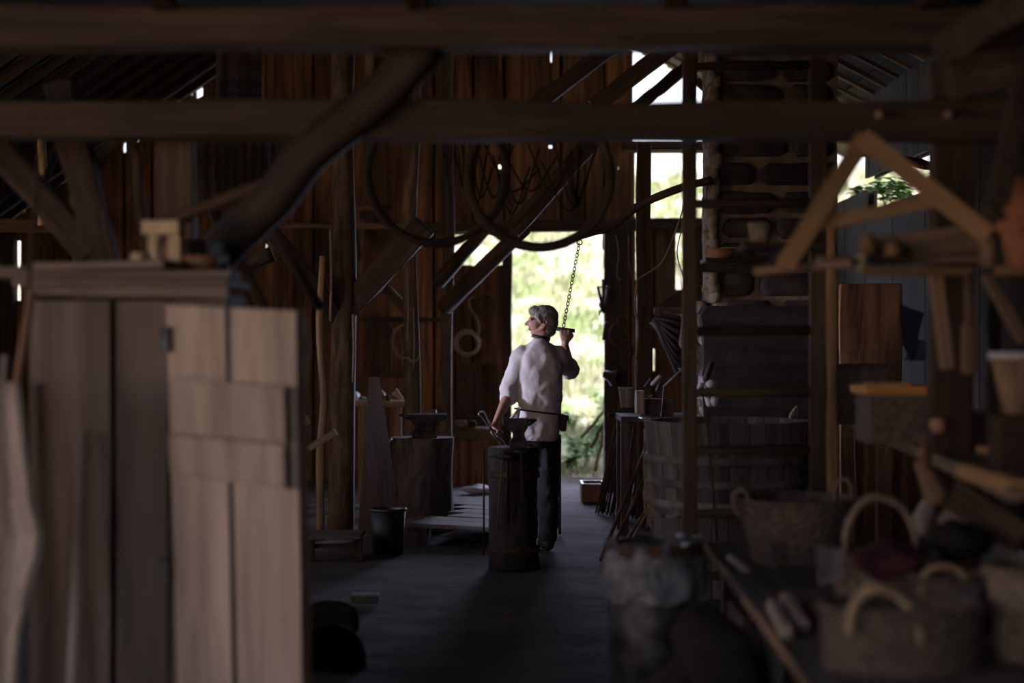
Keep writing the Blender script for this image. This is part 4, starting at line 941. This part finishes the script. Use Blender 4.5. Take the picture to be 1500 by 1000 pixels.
for i, (x0, y0, x1, y1, w_, d, m_, lb) in enumerate(((1275, 368, 1440, 346, .10, 6.45, 'shelf_wood', 'rough thick board piled aslant on the upper shelf'), (1345, 372, 1452, 366, .075, 6.5, 'grey_board', 'greyish board lying under the slanting one on the upper shelf'),
        (1262, 375, 1330, 372, .05, 6.4, 'old_beam', 'short dark block at the left end of the upper shelf pile'))):
    timber('stored_board', lb, 'board', W(x0, y0, d), W(x1, y1, d), w_, .07, m_, 4, .006)
for i, (px, y0, y1, r_, m_, lb) in enumerate(((1271, 373, 342, .03, 'fresh_wood', 'pale little jug at the left of the upper shelf clutter'), (1308, 375, 356, .03, 'brown_bowl', 'low brown pot in the middle of the upper shelf clutter'),
        (1262, 396, 374, .026, 'cream', 'pale knob-shaped pot at the front edge of the upper shelf'), (1448, 390, 305, .03, 'shelf_wood', 'upright pale wooden block at the end of the trestle frame'))):
    h = (y0-y1)*6.35/F; single('small_pot', MB().lathe([(0, 0), (r_, 0), (r_*1.15, h*.5), (r_*.8, h*.85), (r_*.9, h), (0, h)], W(px, y0, 6.35), 16), m_, lb, 'pot')
# basket and trays on boards before the chimney
def bowl(name, px, py, d, rt, rb, h, mat, lb, cat, ex=1.): 
    return single(name, MB().lathe([(0, 0), (rb, 0), (rt, h), (rt*.93, h), (rb*.9, .01), (0, .01)], W(px, py, d), 24, ex, 1), mat, lb, cat)
bowl('small_basket', 1113, 356, 8.4, .062, .045, .098, 'wicker_pale', 'small tapered wicker basket on the ledge in front of the chimney', 'basket')
bowl('clay_dish', 1056, 378, 11.6, .1, .075, .062, 'terracotta', 'shallow orange clay dish on the ledge left of the small basket', 'dish')
bowl('clay_dish', 1078, 370, 11.9, .11, .08, .035, 'brown_bowl', 'darker flat dish just right of the orange clay dish', 'dish')
t = thing('ledge_board', 'rough shelf board under the clay dishes before the chimney', 'shelf', W(1090, 381, 11.8)); obj('board', MB().beam(W(1030, 382, 11.75), W(1120, 379, 11.75), .03, .35, 4, .006), 'old_beam', t)
obj('bracket', MB().beam(W(1092, 384, 11.9), W(1040, 395, 12.6), .03, .03), 'old_beam', t)
timber('ledge_board', 'dark shelf board under the small tapered basket', 'shelf', W(1085, 362, 8.4), W(1215, 360, 8.4), .04, .2, 'old_beam')
# stacked flower pots at the right edge
for i, (y0, lb) in enumerate(((400, 'lower orange clay flower pot stacked at the right edge of the upper shelf'), (338, 'upper orange clay flower pot stacked at the right edge of the upper shelf'))):
    c = W(1500, y0-6, 6.2); h = .17; t = thing('flower_pot', lb, 'flower pot', c)
    obj('pot', MB().lathe([(0, 0), (.058, 0), (.09, h), (.082, h), (.05, .01), (0, .01)], c, 26), 'terracotta', t)
    obj('rim', MB().lathe([(.088, h-.035), (.1, h-.035), (.102, h+.004), (.085, h+.004), (.088, h-.035)], c, 26), 'terracotta', t)
# lower long shelf running to the rear
zs = 1.03
p0, p1 = V(2.14, 11.7, zs), V(1.575, 5.3, zs)
t = thing('long_shelf', 'long wooden shelf running away along the right side at waist height', 'shelf', (2.4, 8, zs))
b = MB(); b.skin([[p0-V(0, 0, .02), p1-V(0, 0, .02), V(3.2, 5.3, zs-.02), V(3.25, 11.7, zs-.02)], [p0+V(0, 0, .015), p1+V(0, 0, .015), V(3.2, 5.3, zs+.015), V(3.25, 11.7, zs+.015)]], smooth=False)
obj('boards', b, 'shelf_wood', t); obj('front_strip', MB().beam(p0+V(-.01, 0, -.005), p1+V(-.01, 0, -.005), .05, .022, 6, .003, n=(1, 0, 0)), 'pole_wood', t, .004)
for q in (.02, .43): c = p0.lerp(p1, q)+V(.05, 0, 0); obj('leg', MB().beam((c.x, c.y, 0), (c.x, c.y, zs-.02), .07, .06), 'shelf_wood', t)
timber('shelf_rail', 'warm lit lower rail at the right edge below the long shelf', 'rail', W(1408, 690, 5.6), W(1560, 735, 5.2), .05, .03, 'fresh_wood')
timber('side_partition', 'wide dark reddish boards under the long shelf at the right', 'board', V(2.72, 11.3, 0), V(2.72, 11.3, zs-.03), .9, .03, 'wall_board')
timber('side_partition', 'wide dark reddish panel standing above the far end of the long shelf', 'board', V(X(1275, 12.2), 12.2, 0), V(X(1275, 12.2), 12.2, H(415, 12.2)), .45, .03, 'wall_board')

def wicker(cx, cy, z0, ab, at_, bb, bt, h, mat, t, rows=18, n=72, rot=0.):
    b = MB(); rings = []; cr, sr = math.cos(rot), math.sin(rot)
    def P(a, f, o):
        r = 1+o; x = (ab+(at_-ab)*f)*math.cos(a)*r; y = (bb+(bt-bb)*f)*math.sin(a)*r; return V(cx+x*cr-y*sr, cy+x*sr+y*cr, z0+h*f)
    for j in range(rows*2+1):
        f = j/(rows*2); row = j//2; rings.append([P(2*PI*k/n, f, (.018*math.sin(PI/2*k+PI*row) if j % 2 else -.012)) for k in range(n)])
    for j in range(6): rings.append([P(2*PI*k/n, 1-.97*j/5, -.045) for k in range(n)])
    b.skin(rings, caps=True, smooth=False); obj('woven_body', b, mat, t)
    b = MB()
    for q in (0, 1, 2):
        pts = [P(2*PI*k/60, 1, 0)+V(0, 0, .012*math.sin(12*2*PI*k/60+q*2.1)+.006)+V(math.cos(2*PI*k/60), math.sin(2*PI*k/60), 0)*.008*math.cos(12*2*PI*k/60+q*2.1) for k in range(61)]
        b.tube(pts, .008, 6, caps=False)
    obj('rim', b, mat, t); return P
def handle(t, pts, r, mat, strands=3):
    b = MB(); pts = smooth_pts(pts, 8); n = len(pts)
    for q in range(strands):
        b.tube([p_+V(math.cos(i*.7+q*2.1)*.5, math.sin(i*.7+q*2.1)*.7, math.sin(i*.7+q*2.1)*.5)*r*.55 for i, p_ in enumerate(pts)], r*.62, 7)
    return obj('handle', b, mat, t)
# low bench with baskets
zb = .5; e0, e1 = V(.97, 8.5, zb), V(.875, 4.9, zb)
t = thing('long_bench', 'long low bench with a pale edge carrying the wicker baskets at the lower right', 'bench', (1.5, 6.5, 0))
b = MB(); b.skin([[e0-V(0, 0, .03), e1-V(0, 0, .03), V(2.3, 4.9, zb-.03), V(2.4, 8.5, zb-.03)], [e0+V(0, 0, .0), e1+V(0, 0, .0), V(2.3, 4.9, zb), V(2.4, 8.5, zb)]], smooth=False)
obj('top', b, 'bench_top', t); obj('front_strip', MB().beam(e0+V(-.008, 0, -.012), e1+V(-.008, 0, -.012), .038, .018, 6, .003, n=(1, 0, 0)), 'shelf_wood', t, .003)
for x_, y_ in ((1.04, 8.1), (.98, 6.5), (2.2, 8.1), (2.2, 5.2)): obj('leg', MB().beam((x_, y_, 0), (x_, y_, zb-.03), .09, .07), 'bench_top', t)
single('storage_box', MB().box((1.16, 7.6, .19), (.34, .5, .24)), 'grey_board', 'plain grey wooden box under the far end of the low bench', 'box', bevel=.006)
# big laundry basket
t = thing('laundry_basket', 'large oval wicker basket with two small loop handles, far on the low bench', 'basket', (X(1172, 7.75), 7.75, zb))
x_ = X(1165, 7.75); P_ = wicker(x_, 7.75, zb+.004, .19, .27, .2, .3, .27, 'wicker_dark', t, 16, 72)
zr = zb+.275
handle(t, [W(1083, 757, 7.6), W(1074, 735, 7.6), W(1080, 719, 7.6), W(1092, 720, 7.6), W(1102, 752, 7.6)], .011, 'wicker_pale')
handle(t, [W(1222, 735, 7.9), W(1224, 712, 7.9), W(1236, 700, 7.9), W(1247, 712, 7.9), W(1247, 738, 7.9)], .011, 'wicker_pale')
single('fabric_liner', MB().cap(W(1128, 805, 7.35), .03, W(1135, 828, 7.35), .02, 10), 'dull_cloth', 'small pale rag at the foot of the large oval basket', 'rag')
single('short_stick', MB().cap(W(1070, 817, 7.3), .018, W(1092, 834, 7.0), .018, 10), 'grey_pole', 'short stick lying on the low bench left of the large oval basket', 'stick')
for i, (x0, y0, x1, y1, m_, sz, lb) in enumerate(((1133, 880, 1153, 930, 'leaf_board', .052, 'round-edged brown billet on the low bench edge, left of the pair'), (1152, 868, 1176, 922, 'leaf_board', .05, 'square pale billet on the low bench, right of the pair'))):
    a, c = None, None
    da = 1.0*F/(y0-500+18); dc = 1.0*F/(y1-500+8)
    timber('billet', lb, 'billet', V(X(x0, da), da, zb+.03), V(X(x1, dc), dc, zb+.03), sz, sz, m_, 3, .002, .012, n=(0, 0, 1))
# basket with the tall hoop handle and dark red cloth
t = thing('hoop_basket', 'wicker basket with a tall arched handle and dark red cloth at the lower right', 'basket', (X(1290, 6.3), 6.3, zb))
xx = X(1296, 6.3); wicker(xx, 6.3, zb+.004, .17, .2, .15, .18, .2, 'wicker_dark', t, 12, 64)
hb = H(802, 6.3)
handle(t, [V(X(1240, 6.3), 6.3, zb+.19), W(1240, 775, 6.3), W(1262, 736, 6.3), W(1290, 728, 6.3), W(1320, 742, 6.3), W(1338, 775, 6.3), V(X(1345, 6.3), 6.3, zb+.19)], .015, 'wicker_pale')
b = MB(); b.ell((xx-.01, 6.22, H(818, 6.3)), (.15, .13, .075), 20); o = single('red_cloth', b, 'red_cloth', 'bunched dark red cloth in the basket with the tall arched handle', 'cloth')
for v in o.data.vertices: v.co += noise.noise_vector(v.co*11)*.022
b = MB(); b.beam(W(1198, 798, 6.0), W(1202, 856, 6.0), .012, .012); b.skin([[W(1196, 800, 6.05), W(1238, 803, 6.02), W(1234, 850, 6.0), W(1200, 858, 6.0)], [W(1196, 800, 6.06), W(1238, 803, 6.03), W(1234, 850, 6.01), W(1200, 858, 6.01)]], smooth=False)
single('paper_sheet', b, 'dull_cloth', 'pale crumpled paper tucked between the baskets at the lower right', 'paper')
# near basket with thick pale handle
t = thing('front_basket', 'nearest dark wicker basket with a thick pale arched handle at the lower right', 'basket', (X(1320, 5.2), 5.2, zb-.1))
xx = X(1320, 5.2); 
wicker(xx, 5.2, zb+.003, .235, .248, .14, .17, H(893, 5.2)-zb, 'wicker_dark', t, 10, 64)
handle(t, [W(1243, 925, 5.05), W(1252, 885, 5.05), W(1276, 862, 5.05), W(1304, 866, 5.05), W(1334, 890, 5.05), W(1350, 940, 5.05)], .017, 'handle_pale')
# right baskets
t = thing('round_basket', 'round wicker basket with a pale curved handle right of the dark red cloth', 'basket', (X(1400, 5.9), 5.9, zb))
wicker(X(1400, 5.9), 5.9, zb+.004, .12, .15, .1, .13, .17, 'wicker_dark', t, 10, 56)
handle(t, [W(1352, 868, 5.85), W(1354, 842, 5.85), W(1372, 830, 5.85), W(1400, 832, 5.85), W(1418, 850, 5.85), W(1420, 872, 5.85)], .013, 'handle_pale')
b = MB(); b.cap(W(1408, 880, 5.75), .035, W(1428, 868, 5.75), .03, 12); single('grey_rag', b, 'plastic_pale', 'bluish-grey rag hanging over the round basket', 'rag')
single('small_ball', MB().ell(W(1364, 888, 5.7), .018, 14), 'cream', 'small pale round knob beside the round basket handle', 'knob')
t = thing('edge_basket', 'reddish-brown wicker basket cut by the right edge of the view', 'basket', (X(1520, 5.4), 5.4, zb))
wicker(X(1535, 5.35), 5.35, zb+.004, .16, .19, .15, .17, .27, 'wicker_pale', t, 14, 60)
# gourd-like handle thing and dark cloth between shelf and bench
single('wooden_scoop', MB().cap(W(1350, 682, 6.6), .028, W(1372, 722, 6.6), .05, 14), 'shelf_wood', 'pale wooden scoop standing in the gap below the long shelf', 'scoop')
single('wooden_scoop', MB().cap(W(1366, 730, 6.7), .03, W(1348, 770, 6.6), .045, 14), 'grey_pole', 'pale lower piece standing below the wooden scoop', 'wood piece')
for i, (x0, y0, x1, y1, m_, lb) in enumerate(((1385, 745, 1500, 835, 'stave', 'wide grey board leaning under the long shelf at the right edge'), (1390, 722, 1500, 790, 'old_beam', 'dark board above the grey one under the long shelf'))):
    timber('leaning_plank', lb, 'board', W(x0, y0, 6.6), W(x1, y1, 6.4), .12, .03, m_, 4, .005)
b = MB(); b.ell(W(1400, 790, 6.4), (.12, .1, .07), 16); o = single('dark_cloth', b, 'rag_dark', 'dark cloth heap behind the round basket under the long shelf', 'cloth')
for v in o.data.vertices: v.co += noise.noise_vector(v.co*11)*.03
# on the long shelf
t = thing('hamper', 'square wicker hamper with an orange wooden lid on the long shelf', 'hamper', (X(1340, 7.6), 7.9, zs+.016))
y0 = 7.55; x0, x1 = X(1274, y0), X(1394, y0); z0 = zs+.017; z1 = H(579, y0)
b = MB()
for k in range(22):
    z = z0+(z1-z0)*k/22; g = .004*(k % 2); b.box(((x0+x1)/2, y0+.17, z+(z1-z0)/44), (x1-x0-.01+g, .34-.01+g, (z1-z0)/22*.9))
obj('woven_body', b, 'wicker_dark', t); obj('lid', MB().beam((x0-.02, y0+.16, z1+.022), (x1+.015, y0+.16, z1+.022), .042, .37, 3, .004), 'orange_wood', t, .006)
obj('lid_batten', MB().beam((x0-.02, y0+.02, z1+.05), ((x0+x1)/2, y0+.02, z1+.05), .014, .06), 'orange_wood', t, .003)
t = thing('rear_basket', 'long pale wicker basket behind the hamper on the long shelf', 'basket', (X(1255, 9.6), 9.6, zs+.016))
y0 = 9.3; x0, x1 = X(1217, y0), X(1300, y0); z1 = H(540, y0); b = MB()
for k in range(18):
    z = z0+(z1-z0)*k/18; g = .006*(k % 2); b.box(((x0+x1)/2, y0+.2, z+(z1-z0)/36), (x1-x0+g, .4+g, (z1-z0)/18*.9))
obj('woven_body', b, 'wicker_pale', t); obj('rim', MB().box(((x0+x1)/2, y0+.2, z1+.01), (x1-x0+.03, .43, .025)), 'wicker_dark', t)
b = MB(); b.skin([[W(1318, 445, 9.2), W(1354, 458, 9.3), W(1354, 458, 9.32), W(1318, 445, 9.22)], [W(1322, 505, 9.2), W(1336, 530, 9.25), W(1336, 530, 9.27), W(1322, 505, 9.22)]], smooth=False)
b.skin([[W(1324, 528, 9.3), W(1356, 528, 9.3), W(1356, 528, 9.34), W(1324, 528, 9.34)], [W(1340, 495, 9.3), W(1358, 500, 9.3), W(1358, 500, 9.34), W(1340, 495, 9.34)]], smooth=False)
single('blue_sheet', b, 'blue_sheet', 'folded dull blue plastic sheet hanging above the hamper', 'sheet')
single('pink_ball', MB().lathe([(0, -.03), (.02, -.026), (.034, 0), (.03, .022), (.014, .034), (0, .036)], W(1374, 624, 6.7), 16), 'skin', 'small pinkish round thing on the long shelf in front of the hamper', 'ball')
single('small_bottle', MB().lathe([(0, 0), (.02, 0), (.02, .05), (.008, .065), (.01, .085), (0, .085)], V(X(1352, 6.4), 6.4, zs+.016), 14), 'brown_bowl', 'little brown bottle at the front of the long shelf', 'bottle')
single('wood_offcut', MB().beam(V(1.9, 6.9, zs+.035), V(2.15, 6.3, zs+.035), .06, .03, n=(0, 0, 1)), 'shelf_wood', 'flat offcut lying on the long shelf near the right edge', 'offcut')
t = thing('hanging_paddle', 'long wooden paddle hanging blade down from the upper shelf', 'paddle', W(1420, 550, 6.5))
obj('blade', MB().cap(W(1420, 480, 6.5), .03, W(1421, 535, 6.5), .036, 14, .45, up=(0, 1, 0)), 'shelf_wood', t); obj('shaft', MB().tube([W(1418, 395, 6.5), W(1420, 480, 6.5)], .018, 9), 'shelf_wood', t)
t = thing('bucket', 'pale tapered bucket with a white rim at the right edge above the long shelf', 'bucket', W(1488, 600, 6.2))
c = W(1492, 606, 6.2); obj('body', MB().lathe([(0, 0), (.055, 0), (.1, .21), (.09, .21), (.05, .01), (0, .01)], c, 24), 'shelf_wood', t)
obj('rim', MB().lathe([(.094, .2), (.108, .2), (.108, .225), (.09, .225), (.094, .2)], c, 24), 'white_enamel', t)
timber('bucket_stand', 'dark block under the white-rimmed bucket at the right edge', 'block', V(c.x, 6.25, zs+.016), V(c.x, 6.25, c.z-.003), .16, .14, 'old_beam')
timber('peg_rail', 'dark squared rail right of the hamper below the upper shelf', 'rail', V(X(1455, 7), 7, zs+.016), V(X(1455, 7), 7, H(410, 7)), .05, .05, 'dark_wood')
# scrap bin in front of the ladder
c = V(X(958, 6.75), 6.75, 0); ht = H(798, 6.75)
t = thing('scrap_bin', 'round metal bin with a crumpled pale plastic liner in front of the ladder foot', 'bin', (c.x, c.y, 0))
obj('drum', MB().lathe([(0, 0), (.165, 0), (.178, ht*.5), (.182, ht-.03), (.172, ht-.03), (.16, .01), (0, .01)], c, 30), 'iron', t)
obj('ring', MB().lathe([(.176, ht-.03), (.195, ht-.03), (.195, ht+.012), (.176, ht+.012), (.176, ht-.03)], c, 30), 'rust', t)
b = MB(); rings = []
for f, r_, z in ((0, .205, ht-.20), (.3, .21, ht-.12), (.6, .20, ht-.04), (.8, .192, ht+.02), (1, .16, ht+.01), (1.1, .08, ht-.03), (1.2, .01, ht-.02)):
    rings.append([c+V(math.cos(a)*r_, math.sin(a)*r_, z)+noise.noise_vector(V(math.cos(a)*3, math.sin(a)*3, z*8))*.03*(1 if r_ > .1 else .4) for a in [2*PI*k/40 for k in range(40)]])
b.skin(rings, caps=False); obj('liner', b, 'plastic_pale', t)
b = MB(); b.skin([[c+V(.02, -.1, ht), c+V(.12, -.08, ht-.02), c+V(.1, 0, ht)], [c+V(.05, -.06, ht+.06), c+V(.07, -.06, ht+.065), c+V(.06, -.03, ht+.06)]], smooth=False)
single('paper_scrap', b, 'dull_cloth', 'pale pointed scrap of cardboard sticking out of the bin', 'scrap')
b = MB(); b.ell((c.x+.07, c.y-.42, .12), (.27, .2, .2), 36); b.ell((c.x+.16, c.y-.4, .24), (.16, .16, .26), 30); o = single('dark_tarpaulin', b, 'rag_dark', 'black tarpaulin bunched on the floor in front of the lined bin', 'tarpaulin')
for v in o.data.vertices: v.co += noise.noise_vector(v.co*5)*.10
# ================================================================== THE SMITH
MD = 12.3
def Q(px, py, dy=0.): return W(px, py, MD+0)+V(0, dy, 0)
man = thing('person', 'grey-haired man in a pale shirt seen from behind, looking left and pulling the chain', 'person', (Q(790, 640).x, MD, 0))
# key joints
shL, elL, wrL = Q(765, 522, .0), Q(746, 577, -.03), Q(727, 616, -.30)
shR, elR, wrR = Q(817, 522, .02), Q(836, 541, .24), Q(829, 503, .27)
hdC = Q(794, 471, .02)
def hand(b, wrist, d, nrm, curls, size=1., thumb=1, tcurl=.6, spread=.0):
    """palm, four unequal bent fingers and a thumb off the side; d towards the knuckles, nrm out of the palm"""
    d = Vector(d).normalized(); nrm = Vector(nrm); nrm = (nrm-d*nrm.dot(d)).normalized(); s = d.cross(nrm)*thumb
    pl = .092*size
    b.cap(wrist, .026*size, wrist+d*pl*.45, .033*size, 14, .62, up=nrm)
    for k in (-1, 0, 1): b.cap(wrist+d*.02+s*.014*k, .02*size, wrist+d*pl*.92+s*.026*k*size, .0165*size, 12, .8, up=nrm)
    for i, (off, ln) in enumerate(((.033, .93), (.011, 1.05), (-.011, .98), (-.032, .78))):
        p_ = wrist+d*pl*(1.0-.06*abs(i-1.2))+s*off*size; ang = 0; c = curls[i] if hasattr(curls, '__len__') else curls
        for j, (L_, r0, r1) in enumerate(((.042, .0095, .0088), (.027, .0088, .0082), (.022, .0082, .0068))):
            ang += c*(1, 1.15, .8)[j]; q = p_+(d*math.cos(ang)+nrm*math.sin(ang)+s*spread*(1.5-i)*.1)*L_*ln*size
            b.cap(p_, r0*size, q, r1*size, 8); p_ = q
    p_ = wrist+d*.022*size+s*.026*size; q = p_+(d*.75+s*.65+nrm*.35).normalized()*.042*size; b.cap(p_, .0145*size, q, .012*size, 9)
    r_ = q+(d*(.9-tcurl*.4)+s*(.25-.5*tcurl)+nrm*(.3+.6*tcurl)).normalized()*.032*size; b.cap(q, .012*size, r_, .0105*size, 9)
    z_ = r_+(d*(.9-tcurl*.6)-s*.6*tcurl+nrm*(.2+.5*tcurl)).normalized()*.026*size; b.cap(r_, .0105*size, z_, .0085*size, 9)
b = MB()
# head: looks left, turned a touch away
hx = lambda u, v, w_=0.: hdC+V(u, w_, v)      # u towards the back of the head is +x
b.ell(hx(.012, .028), (.094, .074, .088), 20)               # skull
b.ell(hx(-.038, -.010, .0), (.062, .062, .078), 18)         # face
b.cap(hx(-.052, -.082, .0), .030, hx(-.03, -.072, .0), .042) # chin and jaw
for s_ in (-1, 1):
    b.cap(hx(-.05, -.078, s_*.018), .022, hx(.012, -.040, s_*.055), .02, 10)   # jaw line
    b.ell(hx(-.064, -.012, s_*.033), (.024, .022, .017), 10)      # cheekbone
    b.cap(hx(-.088, .020, s_*.018), .011, hx(-.078, .018, s_*.048), .011, 8)   # brow
    b.lathe([(.0, -.007), (.019, -.005), (.024, .004), (.017, .006), (.012, 0), (0, .0)], hx(.022, -.004, s_*.078), 14, .72, 1.25, rot=Matrix.Rotation(PI/2*(-s_), 3, 'X'))
b.cap(hx(-.093, .008), .010, hx(-.116, -.018), .0125, 10)     # nose bridge to tip
b.ell(hx(-.108, -.022, .011), (.011, .008, .008), 8); b.ell(hx(-.108, -.022, -.011), (.011, .008, .008), 8)
b.cap(hx(-.092, -.043, -.018), .008, hx(-.092, -.043, .018), .008, 8); b.cap(hx(-.090, -.055, -.016), .009, hx(-.090, -.055, .016), .009, 8)   # lips
b.cap(hx(.018, -.05, .0), .056, Q(790, 508, .02), .062)       # neck
# trunk and limbs beneath the clothes
b.ell(Q(790, 545, .0), (.145, .095, .2), 20); b.ell(Q(789, 600, .0), (.14, .092, .16), 18); b.ell(Q(787, 640, .01), (.14, .1, .12), 18)
b.cap(Q(778, 518, .0), .05, shL, .05); b.cap(Q(803, 518, .0), .05, shR, .05)
b.cap(shL, .048, elL, .038); b.cap(elL, .040, elL.lerp(wrL, .45), .036); b.cap(elL.lerp(wrL, .4), .037, wrL, .025)
b.cap(shR, .048, elR, .038); b.cap(elR, .040, elR.lerp(wrR, .4), .038); b.cap(elR.lerp(wrR, .35), .038, wrR, .026)
hipL, hipR = Q(776, 650, .0), Q(801, 650, .02); knL, knR = Q(772, 722, .05), Q(803, 724, -.02); anL, anR = Q(774, 786, .02), Q(802, 788, -.05)
for a, k_, n_ in ((hipL, knL, anL), (hipR, knR, anR)): b.cap(a, .08, k_, .052); b.cap(k_, .052, n_, .036); b.cap(n_, .036, n_+V(-.03, .13, -.035), .03)
# left hand closed on the tongs, right hand round the grip
dL = (TH-wrL).normalized(); wL = wrL
hand(b, wL, V(-.12, -.45, -1), V(.75, -.6, 0), (1.0, 1.05, 1.05, 1.1), 1.0, 1, .9)
gm = (GRIP0+GRIP1)/2
wR = gm+V(.006, -.024+.0, -.098)
b.cap(wrR, .026, wR, .025)
hand(b, wR, V(-.02, .02, 1), V(0, 1, 0), (1.25, 1.3, 1.2, 1.25), 1.0, -1, .8)
o = obj('body', b, 'skin', man); wrap(o, .0052, 2)
# eyes, whites set in the sockets
for s_ in (-1, 1):
    e = obj('eye', MB().ell(hx(-.0845, .006, s_*.030), .0115, 12), 'eye', man); obj('iris', MB().ell(hx(-.0915, .006, s_*.0305), (.0055, .0055, .0055), 10), 'black', e)
# hair: short, grey, thicker at the back, with a tuft over the forehead
b = MB()
b.ell(hx(.022, .040), (.100, .084, .084), 20); b.ell(hx(.052, -.004), (.068, .076, .085), 18); b.cap(hx(.045, -.06), .058, hx(.03, -.03), .066); b.ell(hx(-.036, .072), (.062, .066, .042), 16)
b.cap(hx(-.085, .084, -.01), .016, hx(-.05, .095, .0), .026, 10)
for s_ in (-1, 1): b.cap(hx(-.024, .035, s_*.066), .022, hx(-.008, -.004, s_*.074), .012, 10)
for k in range(0):
    a = U(-.3, 2.3); s_ = U(-1, 1); p_ = hx(.028+.09*math.sin(a)*.9, .035+.085*math.cos(a), s_*.06); b.cap(p_, .006, p_+V(.012+.012*math.sin(a), U(-.01, .01), -.008+.012*math.cos(a)), .0035, 6)
o = obj('hair', b, 'hair', man); wrap(o, .0048, 2, (.006, .03))
# neckband
obj('neckband', MB().lathe([(.052, -.011), (.064, -.012), (.062, .012), (.052, .012), (.052, -.011)], Q(792.5, 494, .02), 24, 1.1, 1.0, rot=Matrix.Rotation(.2, 3, 'Y')), 'black', man)
# shirt, loose, with rolled sleeves
b = MB()
def tor(rows):
    rings = []
    for xl, xr, y, dp in rows:
        a, c = Q(xl, y), Q(xr, y); m = (a+c)/2; rx = (c-a).length/2
        rings.append([m+V(rx*math.copysign(abs(math.cos(q))**.8, math.cos(q)), dp*math.copysign(abs(math.sin(q))**.8, math.sin(q)), 0) for q in [2*PI*k/40 for k in range(40)]])
    b.skin(rings)
tor([(758, 817, 645, .125), (756, 819, 638, .13), (757, 820, 620, .132), (760, 821, 603, .128), (758, 823, 590, .135), (757, 824, 570, .135), (756, 824, 548, .13), (757, 825, 530, .125), (764, 820, 516, .115), (772, 810, 507, .09), (778, 803, 500, .07), (780, 801, 496, .062)])
b.cap(Q(782, 513, .0), .062, shL+V(.005, 0, -.01), .072); b.cap(Q(800, 512, .0), .062, shR+V(-.0, .0, -.01), .075)
b.cap(shL, .082, elL+V(-.002, 0, .02), .071, 18); b.cap(elL+V(-.002, 0, .03), .071, elL.lerp(wrL, .05)+V(0, 0, -.012), .068, 18)
for k, f in enumerate((.05, .11)): b.lathe([(.0, -.014), (.06, -.014), (.069, 0), (.06, .014), (0, .014)], elL.lerp(wrL, f)+V(0, 0, -.012), 22, rot=(wrL-elL).to_track_quat('Z', 'Y').to_matrix(), jit=.06)
b.cap(shR, .082, elR.lerp(shR, .15), .076, 18); b.cap(elR.lerp(shR, .2), .076, elR+V(.004, 0, -.012), .07, 18); b.cap(elR+V(0, 0, 0), .07, elR.lerp(wrR, .22), .058, 16)
for k, f in enumerate((.2,)): b.lathe([(.0, -.012), (.05, -.012), (.058, 0), (.05, .012), (0, .012)], elR.lerp(wrR, f), 22, rot=(wrR-elR).to_track_quat('Z', 'Y').to_matrix(), jit=.06)
o = obj('shirt', b, 'shirt', man); wrap(o, .0075, 3, (.024, .09))
# apron string with a bow at the back and pouch on the hip
pts = []
for k in range(41):
    a = 2*PI*k/40; m = Q(789.5, 600); y_ = 598+5.5*(math.cos(a)+1)/2*1.6; pts.append(V(m.x+.174*math.cos(a), MD+.142*math.sin(a), H(y_, MD)))
obj('apron_string', MB().tube(pts, .006, 6, caps=False), 'black', man)
b = MB(); 
for x_, y_, r_ in ((757, 612, .015), (752, 618, .012), (748, 612, .01)): b.cap(Q(760, 599, -.13), .011, Q(x_, y_, -.13), r_, 8)
obj('string_bow', b, 'shirt', man)
b = MB(); b.beam(Q(825, 609, -.02), Q(824.5, 631, -.02), .058, .1, 3, .004, w1=.045); obj('belt_pouch', b, 'leather_pouch', man, .008)
obj('pouch_flap', MB().beam(Q(826.5, 607, -.02), Q(826, 615, -.02), .066, .108, 1), 'leather_pouch', man, .006)
b = MB()
for a, k_, n_ in ((hipL, knL, anL), (hipR, knR, anR)): b.cap(a+V(0, 0, .02), .105, k_, .078, 18); b.cap(k_, .078, n_+V(0, 0, .01), .066, 18)
b.ell(Q(788, 645, .0), (.145, .112, .09), 18)
o = obj('trousers', b, 'trousers', man); wrap(o, .009, 3, (.03, .09))
for n_ in (anL, anR):
    b = MB(); b.cap(n_+V(0, .0, .06), .056, V(n_.x, n_.y, .05), .052, 14); b.cap(V(n_.x, n_.y-.03, .045), .044, V(n_.x-.03, n_.y+.16, .04), .042, 14)
    o = obj('boot', b, 'leather_dark', man); wrap(o, .008, 2)
